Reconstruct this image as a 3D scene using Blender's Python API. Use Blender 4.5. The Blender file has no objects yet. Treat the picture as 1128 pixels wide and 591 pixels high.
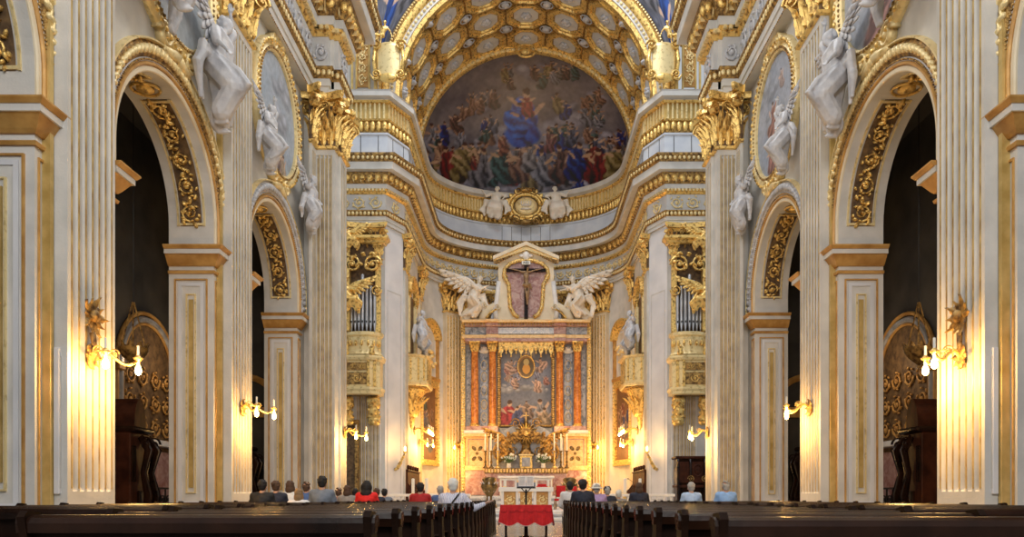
import bpy, bmesh, math, random
import numpy as np
from mathutils import Vector, Matrix, Euler, noise
random.seed(7)
scn = bpy.context.scene
COL = scn.collection
PI = math.pi
EYE = 1.05
# ------------------------------------------------------------ camera, light
cam = bpy.data.cameras.new('camera'); cam_o = bpy.data.objects.new('camera', cam); COL.objects.link(cam_o)
cam_o.location = (0, 0, EYE); cam_o.rotation_euler = (PI/2, 0, 0)
cam.sensor_width = 36; cam.lens = 820/1128*36
cam.shift_x = -15.5/1128; cam.shift_y = (547-295.5)/1128
cam.clip_end = 300
scn.camera = cam_o
world = bpy.data.worlds.new('world'); scn.world = world; world.use_nodes = True
wb = world.node_tree.nodes['Background']; wb.inputs[0].default_value = (0.90, 0.95, 1.0, 1); wb.inputs[1].default_value = 0.40
scn.view_settings.view_transform = 'Standard'; scn.view_settings.look = 'None'
scn.view_settings.gamma = 1; scn.view_settings.use_curve_mapping = False
scn.view_settings.exposure = 0.42
def area(name, loc, rot, sx, sy, power, col=(1, .96, .9)):
    l = bpy.data.lights.new(name, 'AREA'); l.shape = 'RECTANGLE'; l.size = sx; l.size_y = sy; l.energy = power; l.color = col
    o = bpy.data.objects.new(name, l); o.location = loc; o.rotation_euler = rot; COL.objects.link(o); return o
# daylight from the clerestory windows above both cornices and the dome, plus an added area light behind the camera
area('clerestory_light', (-9, 12, 24), (0, -math.radians(36), 0), 4, 26, 1500)
area('clerestory_light', (9, 12, 24), (0, math.radians(36), 0), 4, 26, 1500)
area('dome_light', (0, 34.5, 38), (math.radians(16), 0, 0), 9, 9, 2600, (.97, .98, 1))
area('rear_area_light', (0, -6, 13), (math.radians(82), 0, 0), 9, 8, 1500, (1, .97, .93))
# ------------------------------------------------------------ materials
MATS = {}
def nodemat(name, col, col2=None, scale=3.0, rough=.6, metal=0., bump=0., bscale=20., emis=None, kind='noise', detail=6., spec=.5, dist=0., ramp=(.35, .65)):
    if name in MATS: return MATS[name]
    m = bpy.data.materials.new(name); m.use_nodes = True
    nt = m.node_tree; p = nt.nodes['Principled BSDF']
    p.inputs['Roughness'].default_value = rough; p.inputs['Metallic'].default_value = metal
    p.inputs['Specular IOR Level'].default_value = spec
    tc = nt.nodes.new('ShaderNodeTexCoord')
    if col2 is not None:
        if kind == 'voronoi':
            t = nt.nodes.new('ShaderNodeTexVoronoi'); t.inputs['Scale'].default_value = scale; out = t.outputs['Distance']
        elif kind == 'wave':
            t = nt.nodes.new('ShaderNodeTexWave'); t.inputs['Scale'].default_value = scale; t.inputs['Distortion'].default_value = dist or 8
            t.inputs['Detail'].default_value = detail; t.inputs['Detail Scale'].default_value = 1.5; out = t.outputs['Fac']
        else:
            t = nt.nodes.new('ShaderNodeTexNoise'); t.inputs['Scale'].default_value = scale; t.inputs['Detail'].default_value = detail
            t.inputs['Distortion'].default_value = dist; out = t.outputs['Fac']
        nt.links.new(tc.outputs['Object'], t.inputs['Vector'])
        r = nt.nodes.new('ShaderNodeValToRGB'); r.color_ramp.elements[0].position = ramp[0]; r.color_ramp.elements[1].position = ramp[1]
        r.color_ramp.elements[0].color = (*col, 1); r.color_ramp.elements[1].color = (*col2, 1)
        nt.links.new(out, r.inputs['Fac']); nt.links.new(r.outputs['Color'], p.inputs['Base Color'])
    else: p.inputs['Base Color'].default_value = (*col, 1)
    if bump:
        n = nt.nodes.new('ShaderNodeTexNoise'); n.inputs['Scale'].default_value = bscale; n.inputs['Detail'].default_value = 4
        b = nt.nodes.new('ShaderNodeBump'); b.inputs['Strength'].default_value = bump; b.inputs['Distance'].default_value = .05
        nt.links.new(tc.outputs['Object'], n.inputs['Vector']); nt.links.new(n.outputs['Fac'], b.inputs['Height']); nt.links.new(b.outputs['Normal'], p.inputs['Normal'])
    if emis:
        p.inputs['Emission Color'].default_value = (*emis[0], 1); p.inputs['Emission Strength'].default_value = emis[1]
    MATS[name] = m; return m
STONE = nodemat('painted_stucco', (.55, .54, .51), (.69, .67, .63), 1.3, .6, bump=.1)
STONE2 = nodemat('grey_stucco', (.50, .50, .50), (.63, .62, .60), 1.6, .6, bump=.1)
PANELW = nodemat('pale_panel', (.62, .63, .66), (.74, .74, .76), .8, .5)
BLUEW = nodemat('pale_blue_plinth', (.52, .57, .66), (.66, .70, .76), 1.1, .4)
CREAM = nodemat('cream_stucco', (.70, .60, .42), (.80, .70, .52), 1.5, .55)
GOLD = nodemat('gilding', (.26, .13, .03), (.95, .66, .22), 7, .34, .6, bump=.35, bscale=22, ramp=(.33, .50))  # dark noise stands in for shade in the carving's hollows
GOLDD = nodemat('aged_gilding', (.10, .05, .018), (.58, .36, .11), 8, .42, .5, bump=.5, bscale=30)
GOLDP = nodemat('pale_gilding', (.50, .36, .13), (.90, .73, .38), 6, .4, .35, bump=.25, ramp=(.27, .47))
GILT = nodemat('gilded_strip', (.50, .34, .10), (.74, .54, .21), 2.5, .4, .4)
GROOVE = nodemat('gilded_groove', (.34, .22, .07), (.66, .48, .18), 3, .45, .3)
OCHRE = nodemat('ochre_paint', (.42, .21, .05), (.62, .36, .11), 3, .45, .15)
DARKG = nodemat('recess_shade', (.07, .04, .02), (.20, .12, .05), 6, .6)  # dark tone painted for the shade in recesses and openings
STUCCO = nodemat('white_stucco_figure', (.44, .45, .49), (.64, .64, .66), 6, .5, bump=.5, bscale=7)
STATW = nodemat('warm_marble_figure', (.74, .66, .55), (.88, .82, .72), 4, .45)
ORANGE = nodemat('orange_marble', (.34, .10, .02), (.68, .29, .08), 2.2, .18, kind='noise', dist=2.5, detail=8)
PINKM = nodemat('pink_marble', (.30, .13, .12), (.52, .36, .32), 3, .3, dist=1.5)
BLUEM = nodemat('veined_blue_marble', (.12, .14, .18), (.46, .48, .53), 2.2, .25, dist=2, detail=3)
YELM = nodemat('yellow_marble', (.70, .42, .16), (.86, .64, .33), 2.5, .3, dist=1.5)
WHITEM = nodemat('white_marble', (.74, .73, .72), (.86, .85, .83), 2, .3, dist=1)
GREYM = nodemat('grey_marble', (.24, .25, .27), (.42, .43, .45), 2, .25, dist=1)
WOOD = nodemat('dark_walnut', (.007, .003, .002), (.026, .010, .005), 3, .25, bump=.03, spec=.2)
WOODR = nodemat('red_brown_wood', (.028, .008, .004), (.075, .022, .010), 3, .5, spec=.15)
WOODM = nodemat('matt_dark_walnut', (.006, .003, .002), (.020, .008, .004), 3, .55, spec=.08)
REDC = nodemat('red_velvet', (.52, .008, .012), (.68, .015, .02), 9, .8)
WHITEC = nodemat('white_linen', (.84, .84, .82), rough=.8)
WAX = nodemat('candle_wax', (.88, .86, .78), rough=.5)
PIPE = nodemat('organ_pipe_tin', (.42, .43, .46), (.55, .56, .58), 2, .28, .85)
BRONZE = nodemat('dark_bronze', (.07, .045, .02), (.30, .19, .06), 6, .35, .6)
BULB = nodemat('lit_bulb', (1, .75, .35), emis=((1, .66, .22), 22))
IRON = nodemat('iron', (.03, .03, .03), rough=.4, metal=.6)
AISLE = nodemat('shaded_aisle_wall', (.035, .032, .03), (.075, .068, .058), .8, .7)  # stone darkened in its colour for the aisle's shade
GREEN = nodemat('leaf_green', (.04, .12, .03), (.12, .25, .07), 8, .6)
PETAL = nodemat('petal_white', (.85, .85, .78), rough=.6)
SKIN = nodemat('skin', (.52, .30, .21), rough=.55)
def flat(name, col, rough=.75): return nodemat(name, col, tuple(min(1, c*1.25+.01) for c in col), 12, rough)
# floor: square slabs with joints
def floormat():
    m = bpy.data.materials.new('floor_slabs'); m.use_nodes = True; nt = m.node_tree; p = nt.nodes['Principled BSDF']
    tc = nt.nodes.new('ShaderNodeTexCoord'); b = nt.nodes.new('ShaderNodeTexBrick'); b.offset = 0
    b.inputs['Scale'].default_value = 1; b.inputs['Brick Width'].default_value = .9; b.inputs['Row Height'].default_value = .9
    b.inputs['Mortar Size'].default_value = .012
    b.inputs['Color1'].default_value = (.34, .33, .31, 1); b.inputs['Color2'].default_value = (.20, .19, .185, 1); b.inputs['Mortar'].default_value = (.08, .075, .07, 1)
    nt.links.new(tc.outputs['Object'], b.inputs['Vector']); nt.links.new(b.outputs['Color'], p.inputs['Base Color'])
    p.inputs['Roughness'].default_value = .22; return m
FLOORM = floormat()
def vcmat(name, rough=.6):
    m = bpy.data.materials.new(name); m.use_nodes = True; nt = m.node_tree; p = nt.nodes['Principled BSDF']
    a = nt.nodes.new('ShaderNodeAttribute'); a.attribute_name = 'paint'
    nt.links.new(a.outputs['Color'], p.inputs['Base Color']); p.inputs['Roughness'].default_value = rough
    return m
PAINT = vcmat('painted_surface', .55)
# ------------------------------------------------------------ mesh builder
class MB:
    def __init__(s): s.v = []; s.f = []
    def add(s, vs, fs):
        n = len(s.v); s.v.extend([tuple(a) for a in vs]); s.f.extend([tuple(i+n for i in f) for f in fs]); return s
    def join(s, o, fn=None):
        return s.add([fn(p) for p in o.v] if fn else o.v, o.f)
    def box(s, x0, x1, y0, y1, z0, z1):
        return s.add([(x0,y0,z0),(x1,y0,z0),(x1,y1,z0),(x0,y1,z0),(x0,y0,z1),(x1,y0,z1),(x1,y1,z1),(x0,y1,z1)],
                     [(0,3,2,1),(4,5,6,7),(0,1,5,4),(1,2,6,5),(2,3,7,6),(3,0,4,7)])
    def bbox(s, x0, x1, y0, y1, z0, z1, b=.02):
        # box with chamfered vertical and top edges
        a = [(x0+b,y0),(x1-b,y0),(x1,y0+b),(x1,y1-b),(x1-b,y1),(x0+b,y1),(x0,y1-b),(x0,y0+b)]
        c = ((x0+x1)/2, (y0+y1)/2); fx = 1-2*b/max(1e-6, x1-x0); fy = 1-2*b/max(1e-6, y1-y0)
        t = [(c[0]+(p[0]-c[0])*fx, c[1]+(p[1]-c[1])*fy) for p in a]
        vs = [(*p, z0) for p in t]+[(*p, z0+b) for p in a]+[(*p, z1-b) for p in a]+[(*p, z1) for p in t]
        fs = [tuple(range(7,-1,-1)), tuple(range(24,32))]
        for r in range(3):
            for i in range(8): j=(i+1)%8; fs.append((r*8+i, r*8+j, r*8+8+j, r*8+8+i))
        return s.add(vs, fs)
    def loft(s, rows, close_u=False, caps=False):
        n = len(rows[0]); vs = [p for r in rows for p in r]; fs = []
        for a in range(len(rows)-1):
            for i in range(n if close_u else n-1):
                j = (i+1) % n; fs.append((a*n+i, a*n+j, (a+1)*n+j, (a+1)*n+i))
        if caps: fs.append(tuple(range(n-1, -1, -1))); fs.append(tuple(range((len(rows)-1)*n, len(rows)*n)))
        return s.add(vs, fs)
    def prism(s, poly, fn0, fn1):
        return s.loft([[fn0(p) for p in poly], [fn1(p) for p in poly]], True, True)
    def lathe(s, prof, c=(0,0,0), seg=16, sx=1, sy=1, a0=0):
        rows = [[(c[0]+r*sx*math.cos(a0+2*PI*i/seg), c[1]+r*sy*math.sin(a0+2*PI*i/seg), c[2]+z) for i in range(seg)] for r, z in prof]
        return s.loft(rows, True, True)
    def tube(s, path, rad, seg=6, caps=True, flat=1.):
        path = [Vector(p) for p in path]; n = len(path)
        if not hasattr(rad, '__len__'): rad = [rad]*n
        rows = []; up = None
        for i, p in enumerate(path):
            t = (path[min(i+1, n-1)]-path[max(i-1, 0)])
            if t.length < 1e-9: t = Vector((0,0,1))
            t.normalize()
            if up is None:
                up = Vector((0,0,1)) if abs(t.z) < .9 else Vector((1,0,0))
            a = t.cross(up)
            if a.length < 1e-6: a = t.orthogonal()
            a.normalize(); b = a.cross(t).normalized(); up = b
            rows.append([tuple(p+(a*math.cos(2*PI*k/seg)+b*math.sin(2*PI*k/seg)*flat)*rad[i]) for k in range(seg)])
        return s.loft(rows, True, caps)
    def ell(s, c, r, seg=8, ring=5, rot=None):
        if not hasattr(r, '__len__'): r = (r, r, r)
        M = rot.to_matrix() if rot else None; vs = []; fs = []
        def P(x, y, z):
            q = Vector((x*r[0], y*r[1], z*r[2]))
            if M: q = M @ q
            return (q.x+c[0], q.y+c[1], q.z+c[2])
        vs.append(P(0,0,-1))
        for j in range(1, ring):
            ph = -PI/2+PI*j/ring
            for i in range(seg): th = 2*PI*i/seg; vs.append(P(math.cos(ph)*math.cos(th), math.cos(ph)*math.sin(th), math.sin(ph)))
        vs.append(P(0,0,1))
        for i in range(seg):
            k=(i+1)%seg; fs.append((0, 1+k, 1+i)); e=len(vs)-1; b=1+(ring-2)*seg; fs.append((e, b+i, b+k))
            for j in range(ring-2): a=1+j*seg; fs.append((a+i, a+k, a+seg+k, a+seg+i))
        return s.add(vs, fs)
    def leaf(s, base, up, out, h, w, curl=.5, n=7, th=.12):
        # acanthus leaf: lobed, ribbed, bending outward and curling over at the tip
        base, up, out = Vector(base), Vector(up).normalized(), Vector(out).normalized(); side = up.cross(out).normalized()
        rows = []; back = []
        for i in range(n+1):
            t = i/n; ang = curl*PI*max(0, t-.25)**1.5*1.5
            o = h*curl*(.12*t+.75*max(0, t-.45)**2); u = h*(t*.98-.35*curl*max(0, t-.72)**1.2)
            hw = w*.5*(.75+.35*math.sin(PI*min(1, t*1.1)))*(1-.75*max(0, t-.6)/.4)*(1+.16*(1 if i % 2 else -1))
            c = base+up*u+out*o
            rows.append([tuple(c+side*hw*k+out*h*th*(.9-abs(k)*.9 if k not in (-.5, .5) else .15)-up*(abs(k)*h*.04)) for k in (-1, -.5, 0, .5, 1)]
                        + [tuple(c-out*h*th*.25)])
        return s.loft(rows, True, True)
    def volute(s, c, u, v, r, turns=1.6, t=.2, wdir=None, wid=.3, seg=22):
        # spiral scroll in plane (u,v), thickened along wdir
        c, u, v = Vector(c), Vector(u), Vector(v); wd = Vector(wdir) if wdir else u.cross(v); rows = []
        for i in range(seg+1):
            a = i/seg*turns*2*PI; q = r*(1-.8*i/seg); k = r*t*(1-.5*i/seg); d = u*math.cos(a)+v*math.sin(a)
            rows.append([tuple(c+d*(q-k*.5)-wd*wid/2), tuple(c+d*(q+k*.5)-wd*wid/2), tuple(c+d*(q+k*.5)+wd*wid/2), tuple(c+d*(q-k*.5)+wd*wid/2)])
        s.loft(rows, True, True)
        return s.add([tuple(c+(u*math.cos(a)+v*math.sin(a))*r*.22+wd*wid*.6*g) for g in (-1, 1) for a in [k*PI/4 for k in range(8)]],
              [tuple(range(8)), tuple(range(15, 7, -1))]+[(i, (i+1) % 8, 8+(i+1) % 8, 8+i) for i in range(8)])
    def tf(s, fn): s.v = [tuple(fn(p)) for p in s.v]; return s
    def build(s, name, mat, parent=None, smooth=False, recalc=True):
        me = bpy.data.meshes.new(name); me.from_pydata(s.v, [], s.f)
        if recalc:
            bm = bmesh.new(); bm.from_mesh(me); bmesh.ops.recalc_face_normals(bm, faces=bm.faces); bm.to_mesh(me); bm.free()
        if smooth:
            me.polygons.foreach_set('use_smooth', [True]*len(me.polygons))
            if smooth != 'all': me.set_sharp_from_angle(angle=math.radians(40))
        me.materials.append(mat); me.update()
        o = bpy.data.objects.new(name, me); COL.objects.link(o)
        if parent: o.parent = parent
        return o
def empty(name, loc=(0,0,0), rz=0, label=None, cat=None, group=None, kind=None, parent=None, sc=None):
    o = bpy.data.objects.new(name, None); COL.objects.link(o); o.location = loc; o.rotation_euler.z = rz; o.empty_display_size = .2
    if parent: o.parent = parent
    if sc: o.scale = sc
    tag(o, label, cat, group, kind); return o
def tag(o, label=None, cat=None, group=None, kind=None):
    if label: o['label'] = label
    if cat: o['category'] = cat
    if group: o['group'] = group
    if kind: o['kind'] = kind
    return o
_kids = {}
def copy_tree(o, parent=None):
    c = o.copy(); COL.objects.link(c); c.parent = parent
    for ch in list(o.children): copy_tree(ch, c)
    return c
# plan-path helpers. path: list of (x,y); outward = left-hand normal * side
def offpath(path, out, side=1):
    res = []; n = len(path)
    for i in range(n):
        ds = []
        if i > 0: d = Vector(path[i])-Vector(path[i-1]); ds.append(d.normalized())
        if i < n-1: d = Vector(path[i+1])-Vector(path[i]); ds.append(d.normalized())
        ns = [Vector((-d.y, d.x))*side for d in ds]
        if len(ns) == 1: m = ns[0]
        else:
            m = ns[0]+ns[1]
            if m.length < 1e-6: m = ns[0]
            m = m/m.length; m = m/max(.35, m.dot(ns[0]))
        res.append((path[i][0]+m.x*out, path[i][1]+m.y*out))
    return res
def sweep(mb, path, prof, side=1, caps=True):
    cols = [[(p[0], p[1], z) for p in offpath(path, o, side)] for o, z in prof]
    rows = [[c[i] for c in cols] for i in range(len(path))]
    return mb.loft(rows, True, caps)
def along(path, out, step, side=1, trim=0):
    # sample points (x,y,tx,ty,nx,ny) on offset path
    pp = offpath(path, out, side); res = []
    for i in range(len(pp)-1):
        a, b = Vector(pp[i]), Vector(pp[i+1]); L = (b-a).length
        if L < 1e-4: continue
        d = (b-a)/L
        n = max(1, int(round(L/step))) if L > step*.7 else 0
        for k in range(n):
            q = a+d*(L*(k+.5)/n); res.append((q.x, q.y, d.x, d.y, -d.y*side, d.x*side, L/max(1, n)))
    return res
def eggs(mb, path, out, z, step, r, side=1, seg=6, ring=4):
    for x, y, tx, ty, nx, ny, st in along(path, out, step, side):
        ang = math.atan2(ty, tx); mb.ell((x, y, z), (min(r[0], st*.48), r[1], r[2]), seg, ring, Euler((0, 0, ang)))
def blocks(mb, path, out0, out1, z0, z1, step, w, side=1):
    for x, y, tx, ty, nx, ny, st in along(path, out0, step, side):
        d = out1-out0; a = [(x-tx*w/2, y-ty*w/2), (x+tx*w/2, y+ty*w/2), (x+tx*w/2+nx*d, y+ty*w/2+ny*d), (x-tx*w/2+nx*d, y-ty*w/2+ny*d)]
        mb.prism(a, lambda p: (p[0], p[1], z0), lambda p: (p[0], p[1], z1))
# carved scroll relief in local (u across 0..L, v 0..H, depth d)
def scrolls(L, H, d=.06, seed=1, dense=1.):
    rnd = random.Random(seed); mb = MB(); n = max(1, int(L/(H*1.05))); st = L/n
    for i in range(n):
        cx = st*(i+.5); cy = H*.5; r = min(H*.40, st*.42); sg = 1 if i % 2 else -1
        pts = []; rd = []
        for k in range(15):
            a = sg*(k/14*2.9*PI)+(PI if sg > 0 else 0); q = r*(1-.82*k/14); pts.append((cx+q*math.cos(a), cy+q*math.sin(a), d*.5)); rd.append(H*.055*(1-.4*k/14))
        mb.tube(pts, rd, 5)
        mb.ell((cx, cy, d*.5), (H*.11, H*.11, d), 6, 4)
        for k in range(int(6*dense)):
            a = k/6*2*PI+rnd.random()*.5; q = r*rnd.uniform(.75, 1.12); x = cx+q*math.cos(a); y = min(H*.95, max(H*.05, cy+q*math.sin(a)))
            mb.ell((x, y, d*.4), (H*.11, H*.055, d*.8), 6, 3, Euler((0, 0, a+1.2*sg)))
    return mb
def leafrun(L, H, d=.1, seed=1):
    # dense foliage / fruit garland relief
    rnd = random.Random(seed); mb = MB(); n = int(L/H*9)
    for i in range(n):
        u = L*(i+rnd.random())/n; v = H*rnd.uniform(.12, .88); a = rnd.uniform(0, 2*PI); s = H*rnd.uniform(.09, .2)
        mb.ell((u, v, d*.3), (s, s*.5, d*rnd.uniform(.6, 1.2)), 6, 3, Euler((rnd.uniform(-.5, .5), rnd.uniform(-.5, .5), a)))
    return mb
def remeshed(mb, name, mat, vox=.03, smooth_it=2, parent=None):
    o = mb.build(name, mat, None, recalc=True)
    m = o.modifiers.new('r', 'REMESH'); m.mode = 'VOXEL'; m.voxel_size = vox; m.use_smooth_shade = True
    if smooth_it: k = o.modifiers.new('s', 'SMOOTH'); k.iterations = smooth_it; k.factor = .5
    dg = bpy.context.evaluated_depsgraph_get(); me = bpy.data.meshes.new_from_object(o.evaluated_get(dg)); me.name = name
    old = o.data; o.modifiers.clear(); o.data = me; bpy.data.meshes.remove(old)
    me.polygons.foreach_set('use_smooth', [True]*len(me.polygons))
    if not me.materials: me.materials.append(mat)
    o.parent = parent; return o
# painted panels -------------------------------------------------------------
def fbm(X, Y, s, seed, octv=5):
    rs = np.random.RandomState(seed); out = np.zeros_like(X); amp = 1; tot = 0
    for o in range(octv):
        g = rs.rand(64, 64); x = (X*s*2**o) % 63; y = (Y*s*2**o) % 63; i = x.astype(int); j = y.astype(int); fx = x-i; fy = y-j
        fx = fx*fx*(3-2*fx); fy = fy*fy*(3-2*fy); i2 = (i+1) % 64; j2 = (j+1) % 64
        out += amp*((g[j, i]*(1-fx)+g[j, i2]*fx)*(1-fy)+(g[j2, i]*(1-fx)+g[j2, i2]*fx)*fy); tot += amp; amp *= .55
    return out/tot
def canvas(W, H, asp, seed, bg, bg2, figs, clouds, cloudcol=(.42, .42, .46), contrast=1.):
    """generic devotional picture: sky, cloud banks, robed figures. figs: (x,y,size,robe,skin,lean)"""
    Y, X = np.mgrid[0:H, 0:W]; X = X/(W-1)*asp; Y = Y/(H-1)
    n = fbm(X, Y, 6, seed)[..., None]; img = np.array(bg)*(1-n)+np.array(bg2)*n
    wx = (fbm(X, Y, 14, seed+1)-.5)*.035; wy = (fbm(X, Y, 14, seed+2)-.5)*.035
    def ell(cx, cy, rx, ry, ang, col, soft=.18, tex=0.):
        nonlocal img
        dx = X+wx-cx; dy = Y+wy-cy; c, s = math.cos(ang), math.sin(ang); u = (dx*c+dy*s)/rx; v = (-dx*s+dy*c)/ry; r = np.sqrt(u*u+v*v)
        a = np.clip((1-r)/soft, 0, 1)[..., None]; cc = np.array(col)*np.ones(3)
        if tex: t = (.72+.5*np.sin(u*7+v*3+wx*160)*tex+.30*v[...])[..., None]; cc = cc*np.clip(t, .25, 1.5)
        img = img*(1-a)+cc*a
    rs = random.Random(seed)
    for cx, cy, r in clouds:
        for k in range(6):
            q = rs.uniform(.35, .7)*r; ox = cx+rs.uniform(-1, 1)*r; oy = cy+rs.uniform(-.4, .4)*r; g = rs.uniform(.8, 1.25)
            ell(ox, oy, q, q*.7, 0, [c*g*.62 for c in cloudcol], .5); ell(ox, oy+q*.2, q*.8, q*.45, 0, [c*g*1.15 for c in cloudcol], .8)
    for fx, fy, s, robe, sk, ln in figs:
        ell(fx-.45*s*math.sin(ln), fy-.62*s, .42*s, .62*s, ln, robe, .15, .8)
        ell(fx+rs.uniform(-.3, .3)*s, fy-1.05*s, .55*s, .36*s, ln+rs.uniform(-.4, .4), [c*.8 for c in robe], .2, .8)
        for q in (-1, 1):
            a = rs.uniform(.1, 1.2)*q; ell(fx+q*.33*s, fy-.25*s+rs.uniform(-.15, .2)*s, .28*s, .075*s, a, sk, .3)
        ell(fx, fy-.22*s, .19*s, .2*s, ln, [c*.9 for c in robe], .2, .5)
        ell(fx, fy+.05*s, .12*s, .15*s, ln*.5, sk, .3); ell(fx, fy+.12*s, .13*s, .10*s, 0, (.09, .05, .03), .3)
    g = fbm(X, Y, 40, seed+5, 3)[..., None]; img = img*(.75+.5*g)
    img = np.clip(.5+(img-.5)*contrast, 0.005, .95)
    return img
def paintgrid(name, img, fn, parent=None, mask=None, mat=PAINT):
    H, W = img.shape[:2]; vs = [fn(i/(W-1), j/(H-1)) for j in range(H) for i in range(W)]
    fs = [(j*W+i, j*W+i+1, (j+1)*W+i+1, (j+1)*W+i) for j in range(H-1) for i in range(W-1) if mask is None or mask((i+.5)/(W-1), (j+.5)/(H-1))]
    me = bpy.data.meshes.new(name); me.from_pydata(vs, [], fs)
    ca = me.color_attributes.new('paint', 'FLOAT_COLOR', 'POINT'); flatc = np.concatenate([img.reshape(-1, 3), np.ones((H*W, 1))], 1).astype(np.float32)
    ca.data.foreach_set('color', flatc.ravel()); me.polygons.foreach_set('use_smooth', [True]*len(me.polygons)); me.materials.append(mat); me.update()
    o = bpy.data.objects.new(name, me); COL.objects.link(o)
    if parent: o.parent = parent
    return o
def rfigs(n, seed, x0, x1, y0, y1, s0, s1, robes, avoid=None):
    rs = random.Random(seed); out = []
    while len(out) < n:
        x, y = rs.uniform(x0, x1), rs.uniform(y0, y1)
        if avoid and avoid(x, y): continue
        sk = rs.choice([(.42, .27, .19), (.5, .34, .25), (.32, .19, .13)])
        out.append((x, y, rs.uniform(s0, s1), rs.choice(robes), sk, rs.uniform(-.5, .5)))
    out.sort(key=lambda f: -f[1]); return out
# ============================================================ ARCHITECTURE
WX = 8.35; TH = 1.2; JX = WX+TH; ZC = 16.1; ARC = 2.4; SPR = 8.28; IMP = 7.67
BAYS = [3.0, 10.25, 17.5, 24.75]
def T(x, y, ang, z=0):
    c, s = math.cos(ang), math.sin(ang)
    return lambda p: (x+p[0]*c-p[1]*s, y+p[0]*s+p[1]*c, z+p[2])
E90 = PI/2
def shaft(w, d, z0, z1, n, m0=.12, fd=.05, gilt=True):
    """fluted pilaster: local x across, outward -y; returns stone, gilding"""
    mb = MB(); g = MB(); fw = (w-2*m0)/n; r = fw*.34
    def outline(k):
        pts = [(-w/2, 0), (-w/2, -d)]
        for i in range(n):
            c = -w/2+m0+fw*(i+.5)
            for a in range(5):
                th = PI*a/4; pts.append((c-r*math.cos(th)*1., -d+math.sin(th)*r*1.25*k))
        pts += [(w/2, -d), (w/2, 0)]; return pts
    rows = []; zs = [(z0, 0), (z0+.35, 0), (z0+.352, .05), (z0+.37+r*.1, .6), (z0+.37+r*.6, .9), (z0+.37+r, 1), (z1-.3-r, 1), (z1-.3-r*.4, .8), (z1-.3, .02), (z1-.29, 0), (z1, 0)]
    for z, k in zs: rows.append([(p[0], p[1], z) for p in outline(k)])
    mb.loft(rows, True, True)
    if gilt:
        for i in range(n):
            c = -w/2+m0+fw*(i+.5); g2 = r*.45
            g.box(c-g2, c+g2, -d+r*1.05, -d+r*1.3, z0+.5, z1-.4)
        for i in range(n+1):
            c = -w/2+m0+fw*i; h = (fw-2*r)*.30
            g.box(c-h, c+h, -d-.007, -d+.004, z0+.4, z1-.3)
    return mb, g
FIL=0
def astragal(w, d, z): # gilded neck moulding
    mb = MB(); p = [(-w/2, 0), (-w/2, -d), (w/2, -d), (w/2, 0)]
    sweep(mb, p, [(0, z-.10), (.10, z-.08), (.12, z), (.05, z+.03), (0, z+.05)], -1); return mb
def capcore(w, d, h):
    e = .02; return MB().box(-w/2-e, w/2+e, -d-e, 0, 0, h*.86)
def capital(w, d, h, ncol=3, sidelv=True):
    """corinthian pilaster capital; local origin at centre of wall line, outward -y"""
    mb = MB(); Z = Vector((0, 0, 1))
    rows = []
    for z, e in ((0, 0), (.06*h, 0), (.70*h, -.06*w), (.88*h, .10*w)):
        rows.append([(-w/2-e, 0, z), (-w/2-e, -d-e, z), (w/2+e, -d-e, z), (w/2+e, 0, z)])
    mb.loft(rows, True, True)
    faces = [((-w/2, -d), (1, 0), (0, -1), w, ncol)]
    if sidelv and d > .3: faces += [((w/2, -d), (0, 1), (1, 0), d, max(1, int(d/w*ncol))), ((-w/2, 0), (0, -1), (-1, 0), d, max(1, int(d/w*ncol)))]
    for (ox, oy), (ux, uy), (nx, ny), L, nc in faces:
        lw = L/nc
        for i in range(nc):
            q = lw*(i+.5); mb.leaf((ox+ux*q, oy+uy*q, 0), Z, (nx, ny, 0), h*.40, lw*.80, .95)
        for i in range(nc+1):
            q = lw*i; mb.leaf((ox+ux*q+nx*.02, oy+uy*q+ny*.02, h*.12), Z, (nx, ny, 0), h*.54, lw*.74, 1.0)
        for i in range(nc):
            q = lw*(i+.5); mb.leaf((ox+ux*q+nx*.03, oy+uy*q+ny*.03, h*.36), Z, (nx, ny, 0), h*.40, lw*.5, 1.0)
        for k, q in ((1, L*.36), (-1, L*.64)):
            mb.volute((ox+ux*q+nx*h*.11, oy+uy*q+ny*h*.11, h*.74), (-ux*k, -uy*k, 0), (0, 0, 1), h*.085, wid=h*.10, wdir=(nx, ny, 0))
        mb.ell((ox+ux*L/2+nx*h*.16, oy+uy*L/2+ny*h*.16, h*.90), (h*.10, h*.10, h*.10), 7, 5)
    for sx in (-1, 1):
        D = Vector((sx*.75, -.66, 0)).normalized(); S = Vector((D.y, -D.x, 0))
        c = Vector((sx*(w/2), -d, h*.70))+D*h*.13
        mb.volute(c, D, Z, h*.145, wdir=S, wid=h*.12)
        mb.leaf(Vector((sx*w/2, -d, h*.3)), Z, D, h*.36, w*.25, 1.0)
        if sidelv and d > .3: mb.volute((sx*(w/2+h*.1), -d*.3, h*.72), (sx, 0, 0), (0, 0, 1), h*.12, wdir=(0, 1, 0), wid=h*.12)
    e = h*.20; a = []
    pts = [(-w/2-e*.7, 0), (-w/2-e*.55, -d*.5), (-w/2-e*1.15, -d-e*.95), (-w/2-e*.95, -d-e*1.15), (0, -d-e*.45), (w/2+e*.95, -d-e*1.15), (w/2+e*1.15, -d-e*.95), (w/2+e*.55, -d*.5), (w/2+e*.7, 0)]
    def sc(k): return [(x*k, y*k if y < -1e-6 else 0) for x, y in pts]
    mb.loft([[(*p, h*.86) for p in sc(.93)], [(*p, h*.90) for p in sc(.94)], [(*p, h*.93) for p in sc(1.0)], [(*p, h) for p in sc(1.0)]], True, True)
    return mb
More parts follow.
